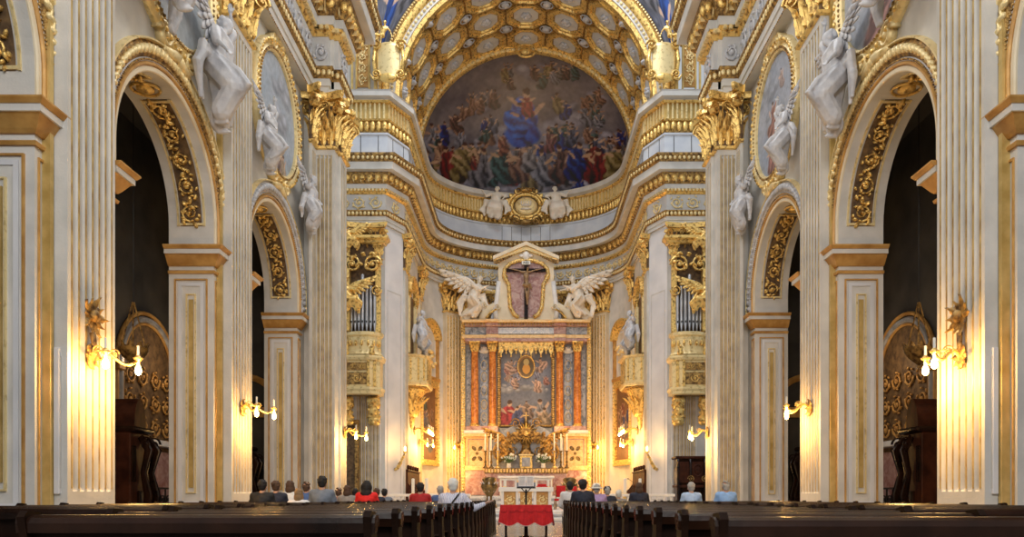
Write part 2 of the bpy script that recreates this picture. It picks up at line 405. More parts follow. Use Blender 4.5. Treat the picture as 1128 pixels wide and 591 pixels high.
def put_pilaster(root, x, y, ang, w, d, z0, z1, n, caph=1.9, cap=True, gm=GROOVE, sm=STONE, base=True, name='pilaster', capn=3):
    f = T(x, y, ang); a, g = shaft(w, d, z0, z1, n)
    if base:
        p = [(-w/2, 0), (-w/2, -d), (w/2, -d), (w/2, 0)]
        sweep(a, p, [(0, z0), (.12, z0), (.12, z0+.15), (.06, z0+.2), (.09, z0+.28), (.02, z0+.36), (0, z0+.36)], -1)
    o = a.tf(f).build(name, sm, root); g.tf(f).build('gilded_fillets', gm, o); astragal(w, d, z1).tf(f).build('neck_moulding', GOLD, o)
    if cap:
        c = capital(w, d, caph, capn); c.v = [(p[0], p[1], p[2]+z1+.03) for p in c.v]; c = c.tf(f).build('capital', GOLD, o, smooth=True); k = capcore(w, d, caph); k.v = [(p[0], p[1], p[2]+z1+.03) for p in k.v]; k.tf(f).build('capital_ground', DARKG, o)  # dark core paints the shaded gaps between the capital's leaves
    return o
ENT = [  # name, material, profile (out, z over ZC)
 ('architrave', STONE, [(0, 0), (.10, 0), (.10, .24), (.15, .25), (.15, .46), (0, .46)]),
 ('architrave_moulding', GOLDD, [(0, .46), (.17, .46), (.24, .55), (.22, .62), (.30, .70), (.30, .76), (0, .76)]),
 ('frieze', STONE2, [(0, .76), (.10, .76), (.10, 1.68), (0, 1.68)]),
 ('bed_moulding', GOLD, [(0, 1.68), (.14, 1.68), (.24, 1.78), (.22, 1.84), (.30, 1.92), (0, 1.92)]),
 ('bed_band', STONE, [(0, 1.92), (.34, 1.92), (.36, 2.16), (0, 2.16)]),
 ('egg_moulding', GOLDD, [(0, 2.16), (.40, 2.16), (.52, 2.30), (.66, 2.60), (.66, 2.70), (0, 2.70)]),
 ('corona', STONE, [(0, 2.70), (.98, 2.70), (1.0, 2.72), (1.0, 3.10), (0, 3.10)]),
 ('cyma_moulding', GOLDD, [(0, 3.10), (1.02, 3.10), (1.08, 3.18), (1.2, 3.34), (1.24, 3.40), (1.24, 3.5), (0, 3.5)]),
]
def entablature(root, path, seed=3, zs=1.):
    Zf = lambda z: ZC+z*zs
    for nm, m, prof in ENT:
        mb = MB(); sweep(mb, path, [(o, Zf(z)) for o, z in prof], -1); p = mb.build(nm, m, root)
        if nm == 'architrave':
            g = MB(); eggs(g, path, .11, Zf(.02), .10, (.04, .03, .03), -1, 5, 3); g.build('bead_row', GOLDD, p)
        if nm == 'architrave_moulding':
            g = MB(); eggs(g, path, .25, Zf(.60), .22, (.09, .05, .12), -1, 6, 4); g.build('leaf_row', GOLDP, p, smooth='all')
        if nm == 'bed_moulding':
            g = MB(); blocks(g, path, .2, .36, Zf(1.80), Zf(1.92), .2, .12, -1); g.build('dentil_row', GOLDP, p)
        if nm == 'egg_moulding':
            g = MB(); eggs(g, path, .58, Zf(2.42), .42, (.17, .12, .20), -1, 8, 6); g.build('egg_row', GOLD, p, smooth='all')
            g = MB(); blocks(g, path, .40, .62, Zf(2.2), Zf(2.62), .42, .04, -1); g.build('dart_row', GOLDP, p)
        if nm == 'cyma_moulding':
            g = MB(); eggs(g, path, 1.16, Zf(3.27), .26, (.09, .06, .11), -1, 6, 4); g.build('leaf_row', GOLDP, p, smooth='all')
        if nm == 'frieze':
            g = MB(); pp = offpath(path, .10, -1); k = 0
            for i in range(len(pp)-1):
                a, b = Vector(pp[i]), Vector(pp[i+1]); L = (b-a).length
                if L < .5: continue
                if L > 9 and a.x < -7 and abs(a.y-b.y) > 9: a = a+(b-a)*(1-9/L); L = 9
                d = (b-a).normalized(); n = Vector((d.y, -d.x)); s_ = scrolls(L*.96, .86, .07, seed+k); k += 1
                g.join(s_, lambda q: (a.x+d.x*(q[0]+L*.02)+n.x*q[2], a.y+d.y*(q[0]+L*.02)+n.y*q[2], Zf(.79)+q[1]*zs))
            g.build('scroll_relief', GOLDP if path is PATH_APSE else STUCCO, p, smooth='all')
def struct(name, cat=None): return empty(name, kind='structure')
# floor ---------------------------------------------------------------
fl = MB().box(-15.5, 15.5, -4, 62, -.3, 0).build('floor', FLOORM); tag(fl, kind='structure')
# nave wall left (mirrored for the right) -------------------------------
def build_nave_wall():
    root = struct('wall_left')
    mb = MB(); y0 = -3
    xs0, xs1 = -JX, -WX
    edges = [-3.0]
    for c in BAYS: edges += [c-ARC, c+ARC]
    edges.append(29.6)
    for i in range(0, len(edges), 2):
        mb.box(xs0, xs1, edges[i], edges[i+1], 0, 20.5)
    for c in BAYS:
        n = 28; prev = None
        ys = [c-ARC*math.cos(PI*k/n) for k in range(n+1)]; zs = [SPR+ARC*math.sin(PI*k/n) for k in range(n+1)]
        for x in (xs0, xs1): mb.loft([[(x, y, z) for y, z in zip(ys, zs)], [(x, y, 20.5) for y in ys]])
        mb.loft([[(xs0, y, z) for y, z in zip(ys, zs)], [(xs1, y, z) for y, z in zip(ys, zs)]])
    wall = mb.build('nave_arcade', STONE, root)
    # chancel pier projecting at the crossing
    ch = MB().box(-JX, -7.2, 28.35, 29.6, 0, 16.1).box(-JX, -8.0, 28.0, 28.36, 0, 16.1).build('chancel_pier', STONE, root)
    # pilasters between the bays
    for yc in (6.4, 13.72, 20.95):
        if yc > 7: put_pilaster(root, -WX, yc, E90, 1.5, .36, .8, 14.2, 6, base=False)
        MB().bbox(-WX-.02, -WX+.42, yc-.85, yc+.85, 0, .85, .03).build('plinth', STONE2, root)
        for q in (-.83, .83):
            MB().box(-WX-.01, -WX+.14, yc+q-.05, yc+q+.05, .5, 15.9).build('gilded_edge_strip', GILT, root)
    put_pilaster(root, -8.0, 27.72, E90, .56, .1, .5, 14.2, 3, capn=2)
    put_pilaster(root, -7.62, 28.36, 0, .84, .36, .5, 14.2, 4, capn=3)
    put_pilaster(root, -7.2, 29.0, E90, .9, .1, .5, 14.2, 3, capn=3)
    # imposts, archivolts, soffits, jamb panels
    for bi, c in enumerate(BAYS):
        if bi == 0: continue
        for sgn in (-1, 1):
            yj = c+sgn*ARC
            if bi == 1 and sgn < 0: continue
            # impost path around the pier corner
            yb = yj+sgn*.42
            pth = [(-WX, yb), (-WX, yj), (-JX, yj)] if sgn > 0 else [(-JX, yj), (-WX, yj), (-WX, yb)]
            base = MB(); im = struct_part = None
            o1 = MB(); sweep(o1, pth, [(0, IMP-.62), (.04, IMP-.62), (.07, IMP-.55), (.07, IMP-.50), (0, IMP-.50)], -1*1 if sgn < 0 else -1)
            # orientation: outward towards nave / opening
            side = 1 if sgn > 0 else -1
            side = -1 if sgn < 0 else -1
            im = MB(); prof = [(0, IMP-.45), (.05, IMP-.45), (.10, IMP-.38), (.24, IMP-.22), (.26, IMP-.20), (0, IMP-.2)]
            def sw(prof, nm, m, par):
                q = MB(); P = pth
                # choose side so that offset moves the middle corner toward +x
                t = offpath(P, .1, 1)[1]; sd = 1 if t[0] > P[1][0] else -1
                sweep(q, P, prof, sd); return q.build(nm, m, par)
            imp = sw([(0, IMP-.2), (.28, IMP-.2), (.28, IMP-.08), (0, IMP-.08)], 'impost', STONE, root)
            sw([(0, IMP-.46), (.05, IMP-.46), (.10, IMP-.40), (.22, IMP-.22), (.24, IMP-.2), (0, IMP-.2)], 'impost_lower_moulding', OCHRE, imp)
            sw([(0, IMP-.08), (.30, IMP-.08), (.36, IMP-.01), (.36, IMP+.02), (0, IMP+.02)], 'impost_upper_moulding', OCHRE, imp)
            sw([(0, IMP-.66), (.05, IMP-.66), (.07, IMP-.60), (.03, IMP-.57), (0, IMP-.57)], 'impost_neck', OCHRE, imp)
            # jamb panel (faces along the nave): frame and inner gilded channel
            yy = yj; ny = -sgn; xa, xb = -JX+.16, -WX-.16
            def rectframe(x0, x1, z0, z1, t, dep, y):
                m_ = MB()
                for (a, b, e, f_) in ((x0, x1, z0, z0+t), (x0, x1, z1-t, z1), (x0, x0+t, z0+t, z1-t), (x1-t, x1, z0+t, z1-t)):
                    m_.box(a, b, min(y, y+ny*dep), max(y, y+ny*dep), e, f_)
                return m_
            jp = rectframe(xa, xb, .75, IMP-.8, .035, .05, yy).build('jamb_panel_frame', OCHRE, root)
            rectframe(xa+.10, xb-.10, .85, IMP-.9, .09, .03, yy).build('panel_moulding', PANELW, jp)
            m_ = MB(); xm = (xa+xb)/2; rectframe(xm-.13, xm+.13, 1.15, IMP-1.2, .03, .05, yy).build('panel_channel_frame', GOLDP, jp)
            MB().box(xm-.06, xm+.06, min(yy, yy+ny*.035), max(yy, yy+ny*.035), 1.3, IMP-1.35).build('gilded_channel', GILT, jp)
            # narrow panel on the nave face of the pier
            ya, ybb = sorted((yj+sgn*.07, yj+sgn*.33))
            m_ = MB()
            for (a, b, e, f_) in ((ya, ybb, .75, .79), (ya, ybb, IMP-.86, IMP-.82), (ya, ya+.03, .79, IMP-.86), (ybb-.03, ybb, .79, IMP-.86)):
                m_.box(-WX, -WX+.03, a, b, e, f_)
            m_.build('narrow_panel_frame', OCHRE, root)
            MB().bbox(-JX-.1, -WX+.12, *sorted((yj-sgn*.12, yj+sgn*.5)), 0, .5, .03).build('pier_plinth', STONE2, root)
        # archivolt rings on wall face
        n = 48
        def ring(r0, r1, o, nm, m, stilt=True, par=root):
            pts = [(r1, 0), (r1, o*.6), ((r0+r1)/2+.3*(r1-r0), o), ((r0+r1)/2-.3*(r1-r0), o), (r0, o*.6), (r0, 0)]
            rows = []
            A = [(None, IMP+.02)]+[(PI*k/n, None) for k in range(n+1)]+[(None, IMP+.02)]
            for idx, (a, z) in enumerate(A):
                row = []
                for r, oo in pts:
                    if a is None: y = c-r*(1 if idx == 0 else -1); zz = z
                    else: y = c-r*math.cos(a); zz = SPR+r*math.sin(a)
                    row.append((-WX+oo, y, zz))
                rows.append(row)
            q = MB(); q.loft(rows, True, True); return q.build(nm, m, par)
        av = ring(ARC, ARC+.13, .05, 'archivolt', CREAM)
        ring(ARC+.13, ARC+.2, .09, 'archivolt_fillet', OCHRE, par=av)
        ring(ARC+.2, ARC+.29, .06, 'archivolt_band', PANELW, par=av)
        ring(ARC+.29, ARC+.62, .10, 'archivolt_moulding', GOLDD if bi < 3 else STUCCO, par=av)
        ring(ARC+.62, ARC+.68, .16, 'archivolt_rim', GOLDP, par=av)
        g = MB(); tot = 46
        for k in range(tot):
            a = PI*(k+.5)/tot; r = ARC+.45; e = Euler((-(a-PI/2), 0, 0))
            g.ell((-WX+.12, c-r*math.cos(a), SPR+r*math.sin(a)), (.07, .075, .13), 6, 4, Euler((a-PI/2, 0, 0)))
            g.box(-WX+.09, -WX+.17, c-r*math.cos(a+PI/tot/2)-.012, c-r*math.cos(a+PI/tot/2)+.012, SPR+r*math.sin(a+PI/tot/2)-.1, SPR+r*math.sin(a+PI/tot/2)+.1)
        for zz in (7.8, 8.0, 8.2):
            for q in (-1, 1): g.ell((-WX+.12, c+q*(ARC+.45), zz), (.07, .13, .08), 6, 4)
        g.build('egg_and_leaf_row', GOLDP if bi != 3 else STUCCO, av, smooth='all')
        g = MB()
        for k in range(110):
            a = PI*(k+.5)/110; r = ARC+.245; g.ell((-WX+.08, c-r*math.cos(a), SPR+r*math.sin(a)), (.03, .025, .025), 5, 3)
        g.build('bead_row', GOLDD, av)
        # soffit: gilded carved panel between stone edges
        def soff(u, v, dd): # u across thickness 0..1 (x), v arc 0..1
            a = v*PI; r = ARC-dd; return (-JX+u*TH, c-r*math.cos(a), SPR+r*math.sin(a))
        for a0, a1 in ((.0, .44), (.56, 1.)):
            bg = MB(); nn = 20; bg.loft([[soff(.26, a0+(a1-a0)*k/nn, .012) for k in range(nn+1)], [soff(.74, a0+(a1-a0)*k/nn, .012) for k in range(nn+1)]])
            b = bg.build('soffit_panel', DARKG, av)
            Ls = (a1-a0)*PI*ARC; Hs = .48*TH
            g = leafrun(Ls, Hs, .10, 5+bi); s2 = scrolls(Ls, Hs, .09, bi)
            q = MB(); 
            for src in (g, s2): q.join(src, lambda p: soff(.26+.48*p[1]/Hs, a0+(a1-a0)*p[0]/Ls, .012+p[2]))
            q.build('carved_foliage', GOLD, b, smooth='all')
            fr = MB()
            for u in (.20, .78): fr.loft([[soff(u+du, a0+(a1-a0)*k/nn, dd) for k in range(nn+1)] for du, dd in ((0, 0), (0, .04), (.04, .04), (.04, 0))])
            for v in (a0+.004, a1-.01): fr.loft([[soff(u, v+dv, dd) for u in (.2, .82)] for dv, dd in ((0, 0), (0, .045), (.008, .045), (.008, 0))])
            fr.build('panel_border', GOLDP, b)
        m_ = MB(); mid = .5
        ring_pts = []
        pts = [soff(.5+.27*math.cos(t), .5+.038*math.sin(t), .05) for t in [k*2*PI/20 for k in range(21)]]
        m_.tube(pts, .035, 5); m_.ell(soff(.5, .5, .04), (.22, .22, .1), 8, 5); m_.build('crown_medallion', GOLD, av, smooth='all')
    return root
PATH_NAVE = [(-8.1, -3), (-8.1, 28.0), (-7.62, 28.0), (-7.62, 28.32), (-7.2, 28.32), (-7.2, 29.6), (-9.5, 29.6)]
PATH_NAVE[2:5] = [(-7.5, 28.0), (-7.5, 28.25), (-7.2, 28.25)]
AZ, AA, AB = 49.7, 7.1, 5.5
ARCN = 30
arcp = [(-AA*math.cos(PI*k/ARCN), AZ+AB*math.sin(PI*k/ARCN)) for k in range(ARCN+1)]
PATH_APSE = [(-12.5, 41.3), (-7.85, 41.3), (-7.1, 42.8)]+arcp+[(7.1, 42.8), (7.85, 41.3), (12.5, 41.3)]
wl = build_nave_wall()
ent = struct('trim_1'); entablature(ent, PATH_NAVE, 3, 1.3)
MB().box(-9.5, -8.1, -3, 29.6, 16.1, 20.65).box(-9.5,-7.25, 28.1, 29.6, 16.1, 20.65).build('entablature_core', STONE, ent)
wr = copy_tree(wl); wr.name = 'wall_right'; wr.scale.x = -1
en2 = copy_tree(ent); en2.name = 'trim_2'; en2.scale.x = -1
# aisles ----------------------------------------------------------------
def build_aisle():
    root = struct('wall_aisle_left'); 
    AX = -12.6
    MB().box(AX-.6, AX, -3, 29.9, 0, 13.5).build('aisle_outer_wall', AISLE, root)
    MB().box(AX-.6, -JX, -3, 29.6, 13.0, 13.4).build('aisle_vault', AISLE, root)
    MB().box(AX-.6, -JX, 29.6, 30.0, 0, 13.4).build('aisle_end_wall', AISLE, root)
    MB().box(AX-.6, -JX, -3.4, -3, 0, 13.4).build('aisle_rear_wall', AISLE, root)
    for c in BAYS[2:]:
        n = 20; r = 1.75; ca = None
        for rr, t, m_ in ((r, .10, GREYM), (r+.2, .07, OCHRE), (r-.14, .05, OCHRE)):
            P = [(AX+.06, c-rr, .5)]+[(AX+.06, c-rr*math.cos(PI*k/n), 5.15+rr*math.sin(PI*k/n)) for k in range(n+1)]+[(AX+.06, c+rr, .5)]
            o = MB().tube(P, t, 6).build('chapel_arch' if ca is None else 'arch_moulding', m_, ca or root); ca = ca or o
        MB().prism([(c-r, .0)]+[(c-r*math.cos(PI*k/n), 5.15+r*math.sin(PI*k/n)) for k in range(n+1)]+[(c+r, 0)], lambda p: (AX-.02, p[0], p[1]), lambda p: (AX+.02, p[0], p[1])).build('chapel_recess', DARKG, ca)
        for q in (-1, 1):
            MB().bbox(AX, AX+.25, c+q*1.95-.2, c+q*1.95+.2, 4.95, 5.2, .03).build('chapel_impost', OCHRE, ca); MB().bbox(AX, AX+.15, c+q*2.5-.3, c+q*2.5+.3, 0, 9.5, .04).build('aisle_pilaster', AISLE, root)
        MB().bbox(AX, AX+.35, c-r+.1, c+r-.1, 2.75, 2.95, .02).build('chapel_ledge', WHITEM, ca)
        MB().bbox(AX, AX+.12, c-1.3, c-.1, .5, 2.6, .02).build('chapel_marble_panel', PINKM, ca); MB().bbox(AX, AX+.12, c+.1, c+1.3, .5, 2.6, .02).build('chapel_marble_panel', PINKM, ca)
        g = MB()
        for lv in range(3): g.join(scrolls(2*r-.3, .75, .05, 4+lv), lambda p: (AX+.05+p[2], c-r+.15+p[0], 3.0+.8*lv+p[1]))
        g.build('gilded_grille', OCHRE, ca, smooth='all')
        fr = MB()
        for k in range(8):
            y = c-1.6+k*.4; fr.volute((AX+.8, y+.2, .95), (0, 1, 0), (0, 0, 1), .17, wdir=(1, 0, 0), wid=.04); fr.box(AX+.78, AX+.82, y-.02, y+.02, .0, 1.3)
        fr.box(AX+.76, AX+.84, c-1.7, c+1.7, 1.3, 1.36); fr.build('chapel_railing', IRON, root)
    # end wall of the aisle: arched doorway with frame
    xe = -11.1; r = 1.2; n = 18; g = MB()
    g.tube([(xe-r, 29.55, 0)]+[(xe-r*math.cos(PI*k/n), 29.55, 4.6+r*math.sin(PI*k/n)) for k in range(n+1)]+[(xe+r, 29.55, 0)], .14, 6)
    g.build('end_arch', OCHRE, root)
    MB().box(-12.6, -9.6, 29.45, 29.62, 4.2, 4.6).build('end_impost', OCHRE, root)
    return root
ai = build_aisle(); ai2 = copy_tree(ai); ai2.name = 'wall_aisle_right'; ai2.scale.x = -1
# crossing far piers, presbytery and apse walls ----------------------------
wb_ = struct('wall_back')
m = MB()
rows = [[(x, y, z) for x, y in [(-12.5, 41.3), (-7.85, 41.3), (-7.1, 42.8)]+arcp+[(7.1, 42.8), (7.85, 41.3), (12.5, 41.3)]] for z in (0, 16.1)]
m.loft(rows)
m.loft([[(x*1.0, y, z) for x, y in offpath(PATH_APSE, -.05, -1)] for z in (16.1, 19.6)]).build('apse_wall', STONE, wb_)
def wallpart_right(obj):  # mirrored copy of a part of the back wall
    c = obj.copy(); COL.objects.link(c); c.parent = obj.parent; c.scale.x = -1
    for ch in list(obj.children):
        d = ch.copy(); COL.objects.link(d); d.parent = c
        for g in ch.children: e = g.copy(); COL.objects.link(e); e.parent = d
    return c
o = put_pilaster(wb_, -8.75, 41.3, 0, 1.4, .12, .5, 14.2, 6, capn=3); wallpart_right(o)
o = put_pilaster(wb_, -11.4, 41.3, 0, 1.4, .12, .5, 14.2, 6, capn=3); wallpart_right(o)
o = put_pilaster(wb_, -7.1, 43.45, E90, 1.1, .14, .5, 14.2, 5, capn=3); wallpart_right(o)
# white panelled canted face
ang = math.atan2(1.5, .75)
f = T(-7.475, 42.05, ang)
L = math.hypot(.75, 1.5)
m = MB().box(-L/2, L/2, -.03, .01, .5, 16.1).tf(f); o = m.build('canted_pier_face', PANELW, wb_); wallpart_right(o)
m = MB()
for a in ((-L/2+.2, -L/2+.25, .9, 12.6), (L/2-.25, L/2-.2, .9, 12.6), (-L/2+.25, L/2-.25, .9, .95), (-L/2+.25, L/2-.25, 12.55, 12.6)): m.box(a[0], a[1], -.05, -.02, a[2], a[3])
o = m.tf(f).build('canted_pier_moulding', STONE2, wb_); wallpart_right(o)
# giant apse pilasters
def on_apse(t): # t degrees from left springing
    a = math.radians(t); x, y = -AA*math.cos(a), AZ+AB*math.sin(a); n = Vector((x/AA**2, (y-AZ)/AB**2)).normalized()*-1
    return x, y, math.atan2(n.y, n.x)+PI/2
x, y, an = on_apse(42); o = put_pilaster(wb_, x*.995, y-.02, an, 1.75, .45, .5, 14.2, 6, capn=4, gm=GOLD, sm=CREAM); wallpart_right(o)
x, y, an = on_apse(62); o = put_pilaster(wb_, x, y, an, 1.2, .3, .5, 14.2, 4, capn=3, gm=GOLD, sm=CREAM, name='inner_pilaster'); wallpart_right(o)
x, y, an = on_apse(0); o = put_pilaster(wb_, x, 49.3, an, .9, .14, .5, 14.2, 4, capn=3, sm=CREAM); wallpart_right(o)
ent3 = struct('trim_3'); entablature(ent3, PATH_APSE, 21)
# attic over the cornice ---------------------------------------------------
at = struct('trim_4')
PA = offpath(PATH_APSE, .25, -1)
for nm, mt, prof in (('attic_plinth', BLUEW, [(0, 19.55), (.10, 19.55), (.10, 20.9), (.16, 20.95), (.16, 21.05), (0, 21.05)]),
                     ('attic_frieze', GILT, [(0, 21.05), (.02, 21.05), (.02, 22.8), (0, 22.8)]),
                     ('attic_cap', STONE, [(0, 22.8), (.15, 22.8), (.2, 22.88), (.42, 22.96), (.42, 23.22), (.46, 23.28), (0, 23.3)])):
    mb = MB(); sweep(mb, PA, prof, -1); p = mb.build(nm, mt, at)
    if nm == 'attic_frieze':
        g = MB(); blocks(g, PA, .02, .12, 21.85, 22.75, .26, .10, -1); g.build('vertical_ribs', GOLDP, p)
        g = MB(); eggs(g, PA, .14, 21.4, .33, (.17, .14, .30), -1, 7, 5); g.build('leaf_garland', GOLD, p, smooth='all')
        g = MB(); sweep(g, PA, [(0, 21.7), (.2, 21.7), (.25, 21.78), (0, 21.85)], -1); g.build('frieze_fillet', GOLD, p)
    if nm == 'attic_cap':
        g = MB(); sweep(g, PA, [(0, 22.7), (.2, 22.7), (.28, 22.8), (0, 22.82)], -1); g.build('cap_fillet', GOLD, p)
    if nm == 'attic_plinth':
        g = MB(); blocks(g, PA, .09, .115, 19.6, 20.9, 1.0, .03, -1); g.build('joint_strips', IRON, p)
# vault ----------------------------------------------------------------------
SP = 23.6; R = 7.35
ce = struct('ceiling')
n = 60
vb = MB(); rows = [[(-R*math.cos(PI*k/n), y, SP+R*math.sin(PI*k/n)) for k in range(n+1)] for y in (42.6, 49.9)]
vb.loft(rows).build('presbytery_vault', GOLDD, ce)
def vp(u, v, d): # u 0..1 angle, v 0..1 depth
    a = PI*u; r = R-d; return (-r*math.cos(a), 42.7+v*7.0, SP+r*math.sin(a))
def coffer(u, v, ru, rv, nseg=8, k=0):
    fr = MB(); rr = lambda q, d, e: [vp(u+ru*q*math.cos(PI/8+j*PI/4)*1.08, v+rv*q*math.sin(PI/8+j*PI/4)*1.08, d) for j in range(8)]
    rows = [rr(1.0, 0, 0), rr(1.0, .16, 0), rr(.90, .16, 0), rr(.86, .06, 0), rr(.76, .10, 0), rr(.70, .10, 0), rr(.66, .0, 0)]
    fr.loft(rows, True); return fr
frm = MB(); rec = MB(); ros = MB(); cross = MB()
NU, NV = 9, 3
for i in range(NU):
    for j in range(NV):
        u = (i+.5)/NU; v = (j+.5)/NV
        frm.join(coffer(u, v, .5/NU*.95, .5/NV*.95))
        rec.add([vp(u+.5/NU*.64*math.cos(PI/8+q*PI/4), v+.5/NV*.64*math.sin(PI/8+q*PI/4), .015) for q in range(8)], [tuple(range(8))])
        for q in range(6): ros.ell(vp(u+.008*math.cos(q*PI/3), v+.028*math.sin(q*PI/3), .09), (.17, .17, .12), 6, 4)
        ros.ell(vp(u, v, .14), .13, 6, 4)
    for j in range(NV+1):
        u2 = i/NU; v2 = j/NV
        if 0 < i: cross.join(MB().ell(vp(u2, min(.97, max(.03, v2)), .06), (.26, .26, .13), 8, 5)); cross.tube([vp(u2+.017*math.cos(a), min(.99, max(.01, v2+.045*math.sin(a))), .06) for a in [k*PI/4 for k in range(9)]], .05, 4)
cf = frm.build('coffer_frames', GOLD, ce); rec.build('coffer_grounds', STONE2, ce, recalc=False); ros.build('coffer_rosettes', STUCCO, ce, smooth='all'); cross.build('coffer_bosses', STUCCO, ce, smooth='all')
def varch(y0, y1, prof, nm, mt, par=ce, nn=64, x_of=lambda r, a: 0):
    rows = []
    for k in range(nn+1):
        a = PI*k/nn; rows.append([(-r*math.cos(a), y, SP+r*math.sin(a)) for r, y in prof])
    q = MB(); q.loft(rows, True, True); return q.build(nm, mt, par, smooth=True)
# crossing arch (front) and conch arch (back)
fa = varch(0, 0, [(R, 42.9), (R-.12, 42.8), (R-.12, 42.35), (R, 42.3), (R+.1, 42.28), (R+.1, 42.9)], 'crossing_arch', GOLD)
varch(0, 0, [(R+.1, 42.9), (R+.1, 42.2), (R+.42, 42.2), (R+.42, 42.9)], 'crossing_arch_white_band', STONE, fa)
varch(0, 0, [(R+.42, 42.9), (R+.42, 42.12), (R+.52, 42.0), (R+.72, 41.96), (R+.82, 42.05), (R+.82, 42.9)], 'crossing_arch_rim', GOLD, fa)
varch(0, 0, [(R+.82, 42.9), (R+.82, 42.1), (R+.95, 42.02), (R+1.05, 42.1), (R+1.05, 42.9)], 'crossing_arch_bead_band', GOLDD, fa)
g = MB()
for k in range(90):
    a = PI*(k+.5)/90; g.ell((-(R+.27)*math.cos(a), 42.17, SP+(R+.27)*math.sin(a)), (.09, .06, .09), 6, 4); 
for k in range(150):
    a = PI*(k+.5)/150; g.ell((-(R+.93)*math.cos(a), 42.03, SP+(R+.93)*math.sin(a)), (.07, .06, .07), 5, 3)
g.build('crossing_arch_beads', GOLDP, fa)
ca = varch(0, 0, [(R, 49.2), (R-.08, 49.2), (R-.14, 49.3), (R-.32, 49.35), (R-.36, 49.45), (R-.36, 49.7), (R, 49.7)], 'conch_arch', GOLD)
g = MB()
for k in range(64):
    a = PI*(k+.5)/64; g.ell((-(R-.21)*math.cos(a), 49.32, SP+(R-.21)*math.sin(a)), (.17, .08, .12), 7, 5, Euler((0, a-PI/2, 0)))
g.build('conch_arch_leaves', GOLDP, ca, smooth='all')
g = MB(); g.tube([(.62*math.cos(a), 49.2, SP+R-.42+.42*math.sin(a)) for a in [k*PI/10 for k in range(21)]], .08, 6); g.ell((0, 49.25, SP+R-.42), (.42, .14, .28), 10, 6); g.build('crown_medallion', GOLD, ca, smooth='all')
# side walls over the cornice in the presbytery (lunettes under the vault springing)
# crossing wall over the attic: strips and pendentives
m = MB()
m.box(-12.5, -8.3, 41.6, 42.3, 23.6, 36).build('crossing_wall', STONE, wb_); 
m = MB(); nn = 24; inner = []; outer = []
for k in range(nn+1):
    a = PI*.5*k/nn; inner.append((-(R+.9)*math.cos(a), 42.25, SP+(R+.9)*math.sin(a)))
cw = MB(); 
for sg in (1, -1):
    cw.loft([[(x*sg, 42.3, z) for x, y, z in inner], [(-8.6*sg if k < nn*.75 else -8.6*sg*(nn-k)/(nn*.25), 42.3, 36 if k > nn*.75 else min(36, z+ (36-z)*(k/(nn*.75)) )) for k, (x, y, z) in enumerate(inner)]])
cw.build('crossing_arch_wall', STONE, wb_)
def strip():
    root = MB(); r0 = MB()
    r0.box(-9.75, -9.65, 41.45, 41.62, 23.66, 36).box(-9.5, -9.42, 41.45, 41.62, 23.66, 36).box(-8.78, -8.70, 41.45, 41.62, 23.66, 36).box(-8.45, -8.3, 41.30, 41.62, 23.66, 36)
    o = r0.build('gilded_strips', GILT, wb_); wallpart_right(o)
    o = MB().box(-9.42, -8.78, 41.5, 41.6, 23.9, 36).build('carved_panel', OCHRE, wb_)
    g = MB(); s1 = scrolls(12, .6, .08, 4); g.join(s1, lambda p: (-9.4+p[1], 41.5-p[2], 24+p[0])); s2 = leafrun(12, .6, .05, 9); g.join(s2, lambda p: (-9.4+p[1], 41.5-p[2], 24+p[0]))
    g.build('panel_relief', GOLDP, o, smooth='all'); wallpart_right(o)
strip()
# ============================================================ PAINTINGS
CLOUDC = (.29, .28, .34)
robes = [(.05, .08, .24), (.22, .06, .06), (.28, .22, .12), (.22, .21, .24), (.09, .14, .14), (.28, .17, .13), (.26, .26, .31), (.16, .10, .09), (.13, .14, .20), (.20, .18, .18)]
def flatpaint(name, W, H, w, h, img, fn, parent=None, mask=None): return paintgrid(name, img, fn, parent, mask)
# conch fresco: u across, v up
clouds = [(.18+.12*math.sin(i), .06+.03*(i % 2), .12) for i in range(3)] + [(i*.115, .07+.05*math.sin(i*1.7), .10) for i in range(14)] + \
    [(.1+i*.13, .36+.05*math.sin(i*2.1), .10) for i in range(11)] + [(.80, .42, .2), (.70, .38, .16), (1.15, .5, .15), (.45, .62, .1), (1.2, .66, .12), (.78, .85, .12)]
W_, H_ = 380, 210
figs = rfigs(46, 11, .03, 1.53, .12, .50, .08, .15, robes, lambda x, y: False) + rfigs(26, 12, .25, 1.33, .45, .74, .07, .10, robes, lambda x, y: abs(x-.78) < .2) + \
    rfigs(26, 14, .15, 1.4, .2, .3, .09, .13, robes) + rfigs(12, 13, .45, 1.15, .80, .93, .06, .08, robes)
figs += [(.05+.14*k, .30+.02*(k % 3), .17, robes[k % 8], (.45, .3, .2), .3*(-1)**k) for k in range(11)]
figs += [(.62, .42, .10, (.30, .14, .10), (.45, .3, .2), .3), (.95, .44, .10, (.25, .12, .12), (.45, .3, .2), -.3), (.80, .34, .12, (.3, .28, .3), (.45, .3, .22), 0)]
figs += [(.78, .70, .26, (.05, .15, .62), (.55, .38, .28), .15), (.74, .62, .15, (.06, .18, .66), (.5, .3, .2), .9), (.79, .70, .11, (.45, .08, .07), (.6, .42, .3), 0)]
img = canvas(W_, H_, 1.56, 5, (.10, .095, .13), (.27, .24, .24), figs, clouds, CLOUDC, 1.12)
Yg, Xg = np.mgrid[0:H_, 0:W_]; gx = Xg/(W_-1)*1.56; gy = Yg/(H_-1)
glow = np.exp(-(((gx-.78)/.42)**2+((gy-.66)/.26)**2))[..., None]; img = img*(1-.28*glow)+np.array((.62, .52, .40))*.28*glow*(.5+fbm(gx, gy, 20, 3)[..., None])
fres = empty('apse_fresco', (0, AZ, SP), label='huge fresco of robed figures on clouds around a blue-robed figure, filling the half dome', cat='fresco')
RB = 7.12
